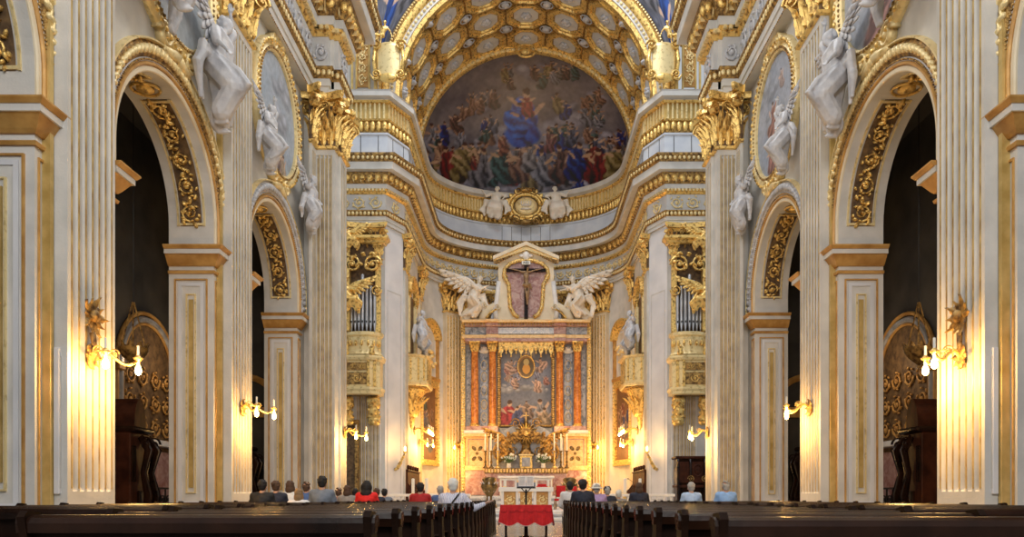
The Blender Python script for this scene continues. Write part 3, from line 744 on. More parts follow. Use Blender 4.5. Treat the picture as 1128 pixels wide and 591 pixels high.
def conch(u, v):
    # u 0..1 left-right, v 0..1 springing to crown; quarter ellipsoid
    a = PI*u; e = v*PI/2
    x = -RB*math.cos(a)*math.cos(e*0+0) ; 
    # map disk-like: point on unit half disk (elevation angle about x axis)
    X = -math.cos(a); rr = math.sin(a); return (X*RB, rr*AB*math.cos(e), rr*(RB+.35)*math.sin(e)-.35)
# resample the canvas so that the picture reads upright on the curved shell
NU2, NV2 = 260, 150
samp = np.zeros((NV2, NU2, 3))
for j in range(NV2):
    for i in range(NU2):
        X, Yd, Zz = conch(i/(NU2-1), j/(NV2-1)); Z0 = Zz/RB
        # apparent height from the nave, between the rear springing line and the crown of the arch
        hh = (Zz+SP-EYE)/(AZ+Yd); lo = (SP-.35-EYE)/(AZ+AB); hi = (SP+RB-EYE)/AZ
        yv = (hh-lo)/(hi-lo); xv = (X/(AZ+Yd)*AZ/RB+1)/2
        samp[j, i] = img[min(H_-1, max(0, int(yv*(H_-1)))), min(W_-1, max(0, int(xv*(W_-1))))]
paintgrid('painted_shell', samp, conch, fres)
# lower gilded rim of the fresco
pr = offpath([(x, y) for x, y in arcp], .02, -1)
mb = MB(); sweep(mb, pr, [(0, SP-.32), (.22, SP-.32), (.28, SP-.26), (.22, SP-.18), (.1, SP-.12), (0, SP-.12)], -1); mb.tf(lambda p: (p[0], p[1]-AZ, p[2]-SP)).build('gilded_rim', GOLD, fres)
# apse crest with two putti on the attic: cartouche -------------------------
# pendentive paintings
for sg, nm in ((-1, 'left'), (1, 'right')):
    cl = [(.2+.2*(i % 4), .15+.2*(i//4), .2) for i in range(12)]
    fg = [(.45, .55, .42, (.02, .07, .30), (.6, .42, .32), .3*sg), (.75, .85, .3, (.2, .2, .24), (.6, .42, .32), .1), (.3, .95, .3, (.5, .3, .12), (.6, .42, .32), .1), (.6, .2, .2, (.05, .10, .40), (.5, .3, .2), 0)]
    im = canvas(90, 120, .9, 31+sg, (.07, .08, .13), (.18, .19, .25), fg, cl, (.16, .17, .22))
    def pend(u, v, sg=sg):
        a = PI*.5*(v*.80+.02); r = R+1.1; ix, iz = -r*math.cos(a), SP+r*math.sin(a); z = iz
        ox = -8.3; x = ox+(ix-ox)*u; lean = (z-SP)*.28*(1-u)
        return (sg*-x, 42.22-lean-.02, z) if sg > 0 else (x, 42.22-lean-.02, z)
    p = empty('pendentive_painting', (0, 0, 0), label='curved painting of a blue-robed figure on clouds, %s of the great gilded arch' % nm, cat='painting', group=None)
    paintgrid('painted_field', im, pend, p)
    g = MB(); pts = [pend(0, v/12) for v in range(13)]; g.tube(pts, .14, 6); g.build('gilded_border', GOLD, p)
# oval paintings on the nave walls
def oval(sg, c, seed, label, figs, bg, bg2, cl):
    root = empty('oval_painting', (sg*WX, c, 13.72), label=label, cat='painting')
    A_, B_ = 2.02, 1.72
    sx = -sg
    fr = MB(); n = 56; rows = []
    for k in range(n):
        a = 2*PI*k/n; row = []
        for q, o in ((0, .06), (0, .16), (.07, .20), (.13, .14), (.2, .12), (.27, .2), (.36, .22), (.42, .14), (.42, 0)): row.append((sx*o, (B_+q)*math.cos(a)*1.06, (A_-.14+q)*math.sin(a)))
        rows.append(row)
    rows.append(rows[0]); fr.loft(rows); fr.build('oval_frame', GOLDP, root, smooth=True)
    g = MB()
    for k in range(60):
        a = 2*PI*k/60; g.ell((sx*.21, (B_+.32)*math.cos(a)*1.06, (A_+.18)*math.sin(a)), (.06, .09, .06), 6, 4, Euler((a+PI/2, 0, 0)))
    g.build('carved_leaves', GOLD, root, smooth='all')
    g = MB()
    for k in range(90):
        a = 2*PI*k/90; g.ell((sx*.2, (B_+.09)*math.cos(a)*1.06, (A_-.05)*math.sin(a)), (.04, .045, .045), 5, 3)
    g.build('bead_row', GOLDD, root)
    for nm_, zz, q0 in (('lower_scroll', -2.2, 1), ('upper_scroll', 2.15, -1)):
        for q in (-1, 1):
            g = MB(); g.volute((sx*.12, q*.62, zz), (0, q, 0), (0, 0, q0), .3, wdir=(1, 0, 0), wid=.22); g.tube([(sx*.12, q*.62, zz-q0*.28), (sx*.14, q*.3, zz-q0*.24), (sx*.14, 0, zz-q0*.16)], [.09, .12, .14], 6)
            g.build(nm_, GOLDP, root, smooth='all')
    im = canvas(110, 120, .9, seed, bg, bg2, figs, cl, (.38, .42, .50))
    paintgrid('canvas', im, lambda u, v: (sx*.08, sg*(u*2-1)*B_*1.06, (v*2-1)*(A_-.12)), root, lambda u, v: (u*2-1)**2+(v*2-1)**2 < 1.02)
    return root
skinc = (.62, .44, .34)
oval(-1, 24.75, 41, 'oval painting of pale blue sky in gilded frame, left wall beside the crossing capital', [(.4, .30, .22, (.42, .30, .28), skinc, .2), (.6, .22, .2, (.3, .34, .45), skinc, -.2), (.3, .2, .16, (.5, .4, .3), skinc, 0)], (.30, .38, .48), (.46, .50, .56), [(.4, .5, .2), (.3, .8, .2)])
oval(1, 24.75, 42, 'oval painting of flying pink-robed figures, right wall beside the crossing capital', [(.5, .62, .2, (.48, .26, .22), skinc, .5), (.4, .35, .2, (.5, .34, .22), skinc, -.3), (.55, .3, .2, (.42, .22, .2), skinc, .2), (.3, .8, .12, (.5, .4, .38), skinc, 0)], (.26, .32, .42), (.42, .44, .50), [(.5, .5, .2), (.6, .8, .2), (.3, .25, .2)])
oval(-1, 17.5, 43, 'grey-blue oval painting cut by the top edge, above the tallest left arch', [(.5, .6, .3, (.4, .36, .36), skinc, .2)], (.34, .38, .42), (.48, .5, .52), [(.4, .3, .3)])
oval(1, 17.5, 44, 'pink-robed oval painting cut by the top edge, above the tallest right arch', [(.45, .38, .35, (.5, .28, .26), skinc, .2)], (.32, .36, .44), (.46, .48, .52), [(.6, .6, .3)])
# ============================================================ FIGURES
def cap(mb, a, b, ra, rb, seg=8, k=3):
    a, b = Vector(a), Vector(b)
    n = max(2, k); mb.tube([a+(b-a)*i/n for i in range(n+1)], [ra+(rb-ra)*i/n for i in range(n+1)], seg)
    mb.ell(a, ra*1.0, seg, 6); mb.ell(b, rb*1.0, seg, 6)
def figure(J, fl=1., hands=True, feet=True, face=(0, -1)):
    """body from joints (dict). facing dir in xy"""
    mb = MB(); V = {k: Vector(v) for k, v in J.items()}
    fx, fy = face; F = Vector((fx, fy, 0)).normalized(); S = Vector((-F.y, F.x, 0))
    ang = math.atan2(S.y, S.x)
    E = Euler((0, 0, ang))
    up = (V['chest']-V['pelvis']).normalized()
    cap(mb, V['pelvis'], V['chest'], .135, .145, 10); 
    for q in (-1, 1):
        mb.ell(V['pelvis']+S*.07*q, (.12, .12, .12), 8, 6); mb.ell(V['chest']+S*.08*q+up*.02, (.11, .11, .16), 8, 6)
    cap(mb, V['shL'], V['shR'], .075, .075)
    cap(mb, V['chest']+up*.1, V['head']-Vector((0, 0, .03)), .062, .052)
    H = V['head']
    mb.ell(H+Vector((0, 0, .035)), (.078, .097, .105), 12, 9, E); mb.ell(H+F*.03+Vector((0, 0, -.045)), (.055, .062, .065), 10, 7, E)
    mb.ell(H+F*.098+Vector((0, 0, .0)), (.014, .022, .026), 6, 5, E); mb.ell(H+F*.085+Vector((0, 0, -.045)), (.026, .014, .012), 6, 4, E)
    mb.ell(H+F*.086+Vector((0, 0, .045)), (.045, .016, .012), 6, 4, E)
    for q in (-1, 1): mb.ell(H+S*.08*q, (.012, .024, .034), 6, 5, E)
    for s in 'LR':
        cap(mb, V['sh'+s], V['el'+s], .055, .043); cap(mb, V['el'+s], V['ha'+s], .042, .027)
        d = (V['ha'+s]-V['el'+s]).normalized(); w = d.cross(Vector((0, 0, 1)))
        if w.length < .1: w = S.copy()
        w.normalize(); p = V['ha'+s]+d*.05; nn = w.cross(d)
        if hands:
            mb.ell(p, (.042, .042, .028), 8, 5)
            for i, (o, l) in enumerate(((-.03, .06), (-.01, .075), (.012, .07), (.032, .055))):
                b = p+w*o+d*.03; mb.tube([b, b+d*l*.55-nn*.005, b+d*l-nn*.02], [.011, .010, .008], 5)
            mb.tube([p-w*.035, p-w*.062+d*.03, p-w*.06+d*.055], [.013, .011, .009], 5)
        cap(mb, V['hip'+s], V['kn'+s], .088, .060); cap(mb, V['kn'+s], V['ft'+s], .060, .036)
        if feet: mb.ell(V['ft'+s]+F*.07-Vector((0, 0, .02)), (.045, .12, .04), 8, 5, E)
    return mb
def seated(lean=0., sc=1., arms='lap'):
    # facing +y, back to the camera, seat height .47
    J = dict(pelvis=(0, 0, .56), chest=(0, -.02+lean, .93), head=(0, .02+lean*1.3, 1.20), shL=(-.17, -.01+lean, 1.02), shR=(.17, -.01+lean, 1.02),
             hipL=(-.09, .02, .54), hipR=(.09, .02, .54), knL=(-.11, .44, .53), knR=(.11, .44, .53), ftL=(-.12, .42, .09), ftR=(.12, .42, .09))
    if arms == 'lap': J.update(elL=(-.25, .06+lean, .76), elR=(.25, .06+lean, .76), haL=(-.10, .28, .66), haR=(.10, .28, .66))
    if arms == 'rest': J.update(elL=(-.24, .05+lean, .76), elR=(.36, .02+lean, .84), haL=(-.10, .28, .66), haR=(.56, .0, .93))
    return J
# body meshes shared by the congregation
def cloth_top(J, r=1.18, sleeves=True, coll=True):
    mb = MB(); V = {k: Vector(v) for k, v in J.items()}; up = (V['chest']-V['pelvis']).normalized()
    cap(mb, V['pelvis']-up*.05, V['chest'], .17, .165, 12)
    for q in (-1, 1): mb.ell(V['pelvis']+Vector((q*.08, 0, 0)), (.135, .14, .13), 8, 6); mb.ell(V['chest']+Vector((q*.085, 0, .02)), (.125, .135, .17), 8, 6)
    cap(mb, V['shL'], V['shR'], .088, .088); mb.tube([V['chest']+up*.08, V['chest']+up*.16], [.10, .068], 10)
    for s in 'LR':
        cap(mb, V['sh'+s], V['el'+s], .075, .062)
        if sleeves: m_ = V['el'+s]+(V['ha'+s]-V['el'+s])*.85; cap(mb, V['el'+s], m_, .06, .042)
    return mb
def cloth_legs(J):
    mb = MB(); V = {k: Vector(v) for k, v in J.items()}
    mb.ell(V['pelvis'], (.19, .16, .14), 10, 6)
    for s in 'LR': cap(mb, V['hip'+s], V['kn'+s], .105, .078); cap(mb, V['kn'+s], V['ft'+s]+Vector((0, 0, .02)), .075, .055)
    return mb
PROTO = {}
def proto(arms):
    if arms in PROTO: return PROTO[arms]
    J = seated(arms=arms)
    b = remeshed(figure(J, face=(0, 1)), 'body', SKIN, .014, 1); t = remeshed(cloth_top(J), 'top', WHITEC, .02, 3); l = remeshed(cloth_legs(J), 'legs', WHITEC, .022, 3)
    r = (b.data, t.data, l.data)
    for o in (b, t, l): bpy.data.objects.remove(o)
    PROTO[arms] = r; return r
def hairmesh(kind, H=(0, .02, 1.20)):
    mb = MB(); x, y, z = H
    mb.ell((x, y-.018, z+.055), (.090, .108, .108), 12, 8)
    if kind == 'short': mb.ell((x, y-.05, z-.0), (.078, .062, .07), 10, 6)
    if kind == 'bob':
        mb.ell((x, y-.05, z-.04), (.10, .078, .12), 12, 7)
        for q in (-1, 1): mb.ell((x+q*.07, y-.0, z-.04), (.035, .06, .10), 8, 6)
    if kind == 'big':
        mb.ell((x, y-.05, z-.0), (.13, .11, .14), 12, 8); mb.ell((x, y-.09, z-.14), (.135, .08, .13), 12, 7)
    if kind == 'bun': mb.ell((x, y-.05, z), (.08, .06, .07), 10, 6); mb.ell((x-.03, y-.11, z+.09), (.05, .045, .045), 8, 6)
    if kind == 'thin':
        mb = MB(); mb.ell((x, y-.035, z+.02), (.086, .085, .07), 12, 8); mb.ell((x, y-.07, z-.02), (.07, .04, .06), 8, 6)
    rnd = random.Random(3)
    for k in range(26):
        a = rnd.uniform(0, 2*PI); e = rnd.uniform(-.3, 1.3); s = .088
        mb.ell((x+s*math.cos(a)*math.cos(e), y-.02+s*1.1*math.sin(a)*math.cos(e) if math.sin(a) < .3 or e > .6 else y-.05, z+.055+s*1.1*math.sin(e)), (.022, .022, .022), 5, 4)
    return mb
HAIRM = {}
def hair(kind, mat, parent):
    if kind not in HAIRM:
        o = remeshed(hairmesh(kind), 'hair', mat, .012, 1); HAIRM[kind] = o.data; bpy.data.objects.remove(o)
    me = HAIRM[kind].copy(); me.materials.clear(); me.materials.append(mat)
    o = bpy.data.objects.new('hair', me); COL.objects.link(o); o.parent = parent; return o
def person(x, y, top, bottom, hairk, hairmat, label, z=0, sc=1., arms='lap', extra=None, turn=0, group=None):
    b, t, l = proto(arms); root = empty('person', (x, y, z), turn, label, 'person', group, sc=(sc, sc, sc))
    def mk(nm, me, m, par=root):
        me = me.copy(); me.materials.clear(); me.materials.append(m); o = bpy.data.objects.new(nm, me); COL.objects.link(o); o.parent = par; return o
    mk('body', b, SKIN); mk('shirt', t, top); mk('trousers', l, bottom)
    for q in (-.12, .12): s = MB().ell((q, .49, .065), (.055, .14, .05), 10, 6); s.box(q-.045, q+.045, .37, .60, .0, .03); s.build('shoe', IRON, root, smooth='all')
    if hairk: hair(hairk, hairmat, root)
    if extra == 'sunhat':
        h = MB(); h.lathe([(0, .13), (.07, .125), (.098, .08), (.10, .03), (.17, .015), (.175, .0), (.10, .01)], (0, .02, 1.235), 18); h.build('sun_hat', flat('straw_hat', (.78, .76, .68)), root, smooth='all')
    if extra == 'cap':
        h = MB(); h.lathe([(0, .12), (.06, .11), (.10, .06), (.105, .0), (.08, 0)], (0, .01, 1.245), 16); h.box(-.06, .06, .08, .19, 1.245, 1.255); h.build('cap', flat('dark_cap_cloth', (.02, .02, .03)), root, smooth='all')
    if extra == 'bag':
        h = MB(); h.tube([(-.16, -.17, .70), (-.05, -.20, .86), (.03, -.20, .97), (.10, -.14, 1.07), (.12, -.02, 1.10)], .014, 6)
        h.tube([(.02, -.20, .70), (.10, -.20, .82), (.2, -.16, .78)], .012, 6); h.build('bag_strap', IRON, root)
    return root
# ============================================================ PEWS
def pew(L):
    """local: x from 0..L, y 0 = back (towards the camera), sitter faces +y"""
    root = empty('pew', sc=(1, 1, 1.05))
    m = MB(); m.bbox(.04, L-.04, .02, .045, .30, .84, .006)
    m.build('back_panel', WOODM, root)
    r = MB(); pts = [(-.035, .80), (-.045, .855), (-.035, .885), (.0, .90), (.07, .90), (.09, .87), (.075, .84), (.05, .83), (.045, .80)]
    r.prism(pts, lambda p: (-.02, p[0], p[1]), lambda p: (L+.02, p[0], p[1])); r.build('top_rail', WOOD, root)
    s = MB(); s.bbox(.03, L-.03, .06, .46, .42, .46, .01); s.build('seat', WOOD, root)
    MB().bbox(.03, L-.03, -.30, -.16, .13, .19, .02).build('kneeler', WOOD, root); MB().bbox(.03, L-.03, -.13, .02, .60, .62, .005).build('book_shelf', WOOD, root)
    prof = [(-.03, 0), (.50, 0), (.50, .06), (.44, .12), (.42, .30), (.47, .44), (.47, .50), (.36, .54), (.22, .60), (.13, .74), (.115, .86), (.09, .915), (-.03, .925), (-.065, .89), (-.045, .82), (-.03, .74)]
    for x in (0, L-.045):
        e = MB(); e.prism(prof, lambda p: (x, p[0], p[1]), lambda p: (x+.045, p[0], p[1])); e.bbox(x-.01, x+.055, -.32, .54, 0, .07, .01)
        e.build('end_panel', WOODM, root)
    if L > 2.7:
        e = MB(); e.prism(prof[:8]+[(.06, .6), (.02, .6)], lambda p: (L/2, p[0], p[1]*.9), lambda p: (L/2+.04, p[0], p[1]*.9)); e.build('middle_support', WOOD, root)
    return root
def placepew(proto_, x, y, label, group, rows=[]):
    if proto_.get('used'): o = copy_tree(proto_)
    else: o = proto_; proto_['used'] = 1
    o.location = (x, y, 0); tag(o, label, 'pew', group); return o
ord_ = ['first', 'second', 'third', 'fourth', 'fifth', 'sixth', 'seventh', 'eighth', 'ninth', 'tenth', 'eleventh', 'twelfth', 'thirteenth', 'fourteenth', 'fifteenth', 'sixteenth', 'seventeenth', 'eighteenth', 'nineteenth', 'twentieth']
pA = pew(2.05); pB = pew(3.3); pC = pew(1.95)
ZL = [4.37+.91*k for k in range(20)]; ZR = [3.9+.93*k for k in range(18)]
for k, y in enumerate(ZL):
    placepew(pA, -2.95, y, 'dark walnut pew left of the central aisle, %s row counting from the camera' % ord_[k], 'pews left of the central aisle')
    if k >= 3: placepew(pB, -6.7, y, 'dark walnut pew near the left wall pillars, %s row counting from the camera' % ord_[k-3], 'outer pews on the left')
for k, y in enumerate(ZR):
    placepew(pC, 1.0, y, 'dark walnut pew right of the central aisle, %s row counting from the camera' % ord_[k], 'pews right of the central aisle')
    if k >= 3: placepew(pB, 3.4, y, 'dark walnut pew near the right wall pillars, %s row counting from the camera' % ord_[k-3], 'outer pews on the right')
for p_ in bpy.data.objects:
    if 'used' in p_: del p_['used']
# ============================================================ CONGREGATION
HB = flat('hair_black', (.008, .006, .006)); HBR = flat('hair_brown', (.07, .035, .018)); HG = flat('hair_grey', (.36, .35, .33)); HBL = flat('hair_blond', (.25, .15, .07)); HW = flat('hair_white', (.66, .64, .58))
NAVY = flat('navy_cloth', (.012, .016, .035)); WH = flat('white_cloth', (.70, .70, .70)); BLU = flat('blue_cloth', (.06, .12, .30)); GB = flat('grey_blue_cloth', (.16, .19, .24)); MAU = flat('mauve_cloth', (.28, .13, .16))
GR = flat('grey_cloth', (.26, .24, .22)); RED = flat('red_shirt', (.75, .015, .012)); DRED = flat('dark_red_shirt', (.36, .008, .010)); LB = flat('light_blue_cloth', (.42, .56, .78)); LIL = flat('lilac_cloth', (.42, .30, .55)); SKY = flat('mid_blue_shirt', (.24, .42, .75)); BLK = flat('black_cloth', (.01, .01, .012))
PLAID = nodemat('plaid_cloth', (.50, .50, .66), (.74, .73, .80), 9, .8, kind='wave')
def seat_row(y, Z): return min(Z, key=lambda q: abs(q+.27-y))+.30
TAKEN = []
def P(px, ytop, ppm, side, *a, **k):
    # stand-in distance from apparent shoulder width, snapped to the pew rows
    Q = ZL if side < 0 else ZR; Zr = seat_row(820/ppm, Q)
    while True:
        x = (px-579.5)/820*Zr; ok = abs(x) > (1.2 if side < 0 else 1.27) and not (2.75 < abs(x) < 3.55) and all(abs(x-a) > .5 or abs(Zr-b) > .5 for a, b, c in TAKEN)
        if ok or Zr > (21. if side < 0 else 19.6): break
        Zr += .91 if side < 0 else .93
    TAKEN.append((x, Zr, 1)); top = EYE+(547-ytop)/820*Zr
    sc = min(1.14, max(.80, top/1.335)); person(x, Zr, *a, sc=sc, **k)
P(289, 529, 52, -1, BLK, BLK, 'short', HB, 'person in black with dark hair, seated furthest left beside the left pillar')
P(304, 530, 52, -1, NAVY, BLK, 'bun', HBR, 'person in a navy top with brown hair in a bun, seated left')
P(319.5, 530, 49, -1, WH, GR, 'bob', HBR, 'person in a white top with short brown hair, seated left')
P(329, 538.5, 56, -1, WH, GR, 'bob', HBL, 'small person in white with light brown hair, sitting lower in front of the blue shirt')
P(332.5+5, 531, 47, -1, BLU, BLK, 'thin', HBR, 'balding person in a blue shirt, seated left behind the grey-blue shirt')
P(355, 525, 54, -1, GB, BLK, 'short', HB, 'tall dark-haired person in a grey-blue shirt, tallest head on the left')
P(373, 537.5, 43, -1, MAU, BLK, 'thin', HBR, 'person in a mauve shirt seated right of the tall grey-blue shirt')
P(382.5, 535, 45, -1, GR, BLK, 'bob', HBR, 'person in a grey top with brown bobbed hair seated left of the bright red top')
P(391, 538, 41, -1, WH, GR, 'short', HB, 'person in a white shirt with dark hair, partly hidden left of the bright red top')
P(404, 530, 50, -1, RED, BLK, 'big', HB, 'person with big black hair in a bright red top')
P(415, 538, 40, -1, NAVY, BLK, 'short', HBR, 'person in a dark blue top seated just right of the bright red top')
P(423.5, 538.5, 41, -1, GB, BLK, 'short', HB, 'small distant person in a slate shirt, second right of the bright red top')
P(463, 532, 46, -1, DRED, BLK, 'short', HB, 'person in a dark red shirt seated left of the white-haired plaid shirt')
P(485, 535.5, 40, -1, BLU, BLK, 'short', HG, 'person in a blue top with light grey hair, beside the plaid shirt')
P(499, 527.5, 62, -1, PLAID, GR, 'short', HW, 'white-haired person in a pale plaid shirt resting an arm on the pew, aisle end', arms='rest', extra='bag')
P(628, 530.5, 46, 1, WH, BLK, 'short', HB, 'dark-haired person in a white shirt at the aisle end on the right')
P(642, 528.5, 62, 1, NAVY, BLK, 'short', HB, 'broad dark-haired person in a navy jacket near the aisle on the right', extra='cap')
P(657, 533, 48, 1, LIL, GR, 'short', HG, 'person in a lilac top and pale sun hat', extra='sunhat')
P(669, 536, 46, 1, NAVY, BLK, 'short', HG, 'person in dark clothes and dark cap right of the pale sun hat', extra='cap')
P(681.5, 540, 36, 1, GR, BLK, 'short', HW, 'small distant person with white hair seated right of the dark cap')
P(704, 532, 45, 1, NAVY, BLK, 'bob', HBR, 'person in a navy top with reddish brown hair, seated right')
P(761.5, 531.5, 43, 1, LB, GR, 'short', HG, 'grey-haired person in a pale blue shirt in front of the dark carved confessional')
P(799.5, 530, 46, 1, SKY, GR, 'thin', HG, 'grey-haired person in a mid blue shirt seated furthest right')
# ============================================================ STATUES
def wing(L, sg):
    mb = MB(); n = 9
    for lay, (l0, wd, off) in enumerate(((1., .13, 0), (.66, .12, .03), (.38, .11, .055))):
        for i in range(n):
            q = i/(n-1); a = math.radians(-82+100*q); b = Vector((sg*(.04+.55*L*q), .06-off, .34*L*math.sin(q*1.75)+.04)); l = L*l0*(.50+.42*q)
            d = Vector((sg*math.cos(a), -.03, math.sin(a))).normalized(); c = b+d*l*.42
            mb.ell(c, (l*.5, .02, wd*L*.62), 8, 5, Vector((1, 0, 0)).rotation_difference(d).to_euler())
    mb.tube([(0, .03, 0)]+[(sg*(.04+.55*L*q), .04, .34*L*math.sin(q*1.75)+.04) for q in (.15, .4, .7, 1.)], [.06*L, .07*L, .065*L, .05*L, .03*L], 7)
    return mb
def statue_mesh(pose, seed, drape=True):
    rnd = random.Random(seed); J = dict(pose); mb = figure(J, face=(0, -1), hands=True); V = {k: Vector(v) for k, v in J.items()}
    # curly hair
    for k in range(22):
        a = rnd.uniform(0, 2*PI); e = rnd.uniform(-.2, 1.4); h = V['head']+Vector((.085*math.cos(a)*math.cos(e), .015+.10*abs(math.sin(a))*math.cos(e), .04+.10*math.sin(e))); mb.ell(h, .032, 6, 4)
    if drape:
        up = (V['chest']-V['pelvis']).normalized()
        for s in 'LR':
            cap(mb, V['hip'+s], V['kn'+s], .19, .17); cap(mb, V['kn'+s], V['kn'+s]+(V['ft'+s]-V['kn'+s])*.72, .16, .15); cap(mb, V['sh'+s], V['el'+s], .09, .08)
        cap(mb, V['pelvis'], V['chest'], .19, .17, 10)
        for k in range(11):
            t = -.25+1.5*k/10; top = V['hipL'].lerp(V['hipR'], t)+Vector((0, -.12, .08)); kn = V['knL'].lerp(V['knR'], t)+Vector((0, -.15, 0)); ft = V['ftL'].lerp(V['ftR'], t)+Vector((rnd.uniform(-.10, .10), -.10, .14))
            mb.tube([top, top.lerp(kn, .5)+Vector((rnd.uniform(-.03, .03), -.05, 0)), kn, kn.lerp(ft, .5)+Vector((rnd.uniform(-.04, .04), -.02, 0)), ft], [.04, .06, .06, .05, .07], 6)
        mb.tube([V['shL']+Vector((0, -.05, .04)), V['chest']+Vector((0, -.16, -.05)), V['hipR']+Vector((.05, -.12, .08))], [.05, .06, .07], 6)
        for k in range(8):
            q = -1 if k % 2 else 1; s0 = V['pelvis']+Vector((q*.15, 0, .05)); mb.tube([s0, s0+Vector((q*rnd.uniform(.12, .25), .03, rnd.uniform(-.1, .12))), s0+Vector((q*rnd.uniform(.22, .4), .05, rnd.uniform(-.45, -.15))), s0+Vector((q*rnd.uniform(.15, .3), .06, rnd.uniform(-.7, -.5)))], [.07, .075, .065, .03], 6)
    return mb
def pose_stand(lean=.15, armR=(.42, -.1, .95), armL=(-.35, -.3, .1), knee=.25, turn=.0):
    return dict(pelvis=(0, -.05, 0), chest=(lean*.6, -.08, .37), head=(lean*1.15, -.14, .66), shL=(lean*.7-.18, -.08, .46), shR=(lean*.7+.18, -.08, .46),
        elL=(-.34+lean, -.15, .26), haL=armL, elR=((armR[0]+lean+.18)/2+.08, -.12, (armR[2]+.46)/2), haR=armR,
        hipL=(-.09, -.06, -.03), hipR=(.09, -.06, -.03), knL=(-.16, -.14-knee, -.40), knR=(.10, -.12, -.45), ftL=(-.10, -.10, -.84), ftR=(.06, -.06, -.90))
POSES = {
 'reach_up': pose_stand(.12, (.36, -.12, .98), (-.34, -.34, .05)),
 'reach_side': pose_stand(-.15, (.44, -.25, .35), (-.46, -.2, .72)),
 'sit': dict(pelvis=(0, -.1, 0), chest=(-.12, -.12, .36), head=(-.2, -.2, .64), shL=(-.30, -.1, .44), shR=(.06, -.12, .45), elL=(-.48, -.14, .22), haL=(-.56, -.2, -.04), elR=(.30, -.2, .36), haR=(.48, -.3, .52),
             hipL=(-.09, -.12, -.02), hipR=(.09, -.12, -.02), knL=(-.04, -.42, -.12), knR=(.30, -.40, -.10), ftL=(.02, -.32, -.56), ftR=(.42, -.24, -.54)),
 'putto': dict(pelvis=(0, -.1, 0), chest=(.05, -.12, .32), head=(.08, -.2, .60), shL=(-.14, -.12, .40), shR=(.22, -.12, .40), elL=(-.30, -.16, .30), haL=(-.40, -.24, .44), elR=(.38, -.16, .28), haR=(.30, -.30, .12),
             hipL=(-.08, -.12, -.03), hipR=(.08, -.12, -.03), knL=(-.14, -.30, -.34), knR=(.12, -.2, -.38), ftL=(-.12, -.14, -.74), ftR=(.10, -.10, -.80)),
 'adore': dict(pelvis=(0, -.05, 0), chest=(.16, -.08, .34), head=(.26, -.12, .62), shL=(.03, -.2, .44), shR=(.20, .08, .44), elL=(.28, -.24, .28), haL=(.48, -.22, .38), elR=(.42, .0, .36), haR=(.60, -.05, .30),
             hipL=(-.02, -.12, -.03), hipR=(.02, .06, -.03), knL=(.20, -.16, -.30), knR=(-.02, .05, -.42), ftL=(.02, -.16, -.66), ftR=(-.28, .05, -.74)),
}
def statue(name, loc, rz, pose, s, mat, label, cat, wings=0, mirror=1, seed=1, drape=True, group=None, vox=.015, parentobj=None, wl_=1.1):
    root = empty(name, loc, rz, label, cat, group, sc=(s*mirror, s, s), parent=parentobj)
    b = remeshed(statue_mesh(POSES[pose], seed, drape), 'figure', mat, vox, 1, root)
    if wings:
        ch = POSES[pose]['chest']
        for sg in ((-1, 1) if wings == 2 else (-1,)):
            w = wing(wl_, sg); w.v = [(p[0]+ch[0], p[1]+ch[1]+.02, p[2]+ch[2]+.05) for p in w.v]; w.build('wing', mat, root, smooth='all')
    return root
def wallstat(sd, y, z, pose, s, label, wings, mirror=1, seed=1, x=7.98):
    statue('stucco_angel', (sd*x, y, z), E90 if sd < 0 else -E90, pose, s, STUCCO, label, 'statue', wings, mirror, seed, wl_=.7)
wallstat(-1, 18.95, 12.0, 'reach_up', 1.75, 'white stucco angel reaching up an arm, left wall, right of the tallest arch', 1, 1, 1)
wallstat(-1, 16.0, 12.5, 'sit', 1.7, 'white stucco figure with dangling legs atop the left arch, cut by the top edge', 0, -1, 2)
wallstat(1, 18.85, 11.7, 'reach_up', 1.6, 'winged white stucco angel, right wall, left of the tallest right arch', 2, -1, 3)
wallstat(1, 16.0, 12.6, 'sit', 1.7, 'white stucco draped figure atop the tallest right arch, cut by the top edge', 0, 1, 4)
wallstat(-1, 26.9, 11.7, 'putto', 1.35, 'white winged stucco putto beside the fluted pilaster, far end of left wall', 2, 1, 5)
wallstat(-1, 22.75, 12.1, 'reach_up', 1.25, 'white stucco angel between the fluted pilaster and the farther left oval painting', 1, 1, 6)
wallstat(1, 26.9, 11.7, 'putto', 1.35, 'white winged stucco putto beside the fluted pilaster, far end of right wall', 2, -1, 7)
wallstat(1, 22.75, 12.1, 'reach_up', 1.25, 'white stucco angel between the fluted pilaster and the farther right oval painting', 1, -1, 8)
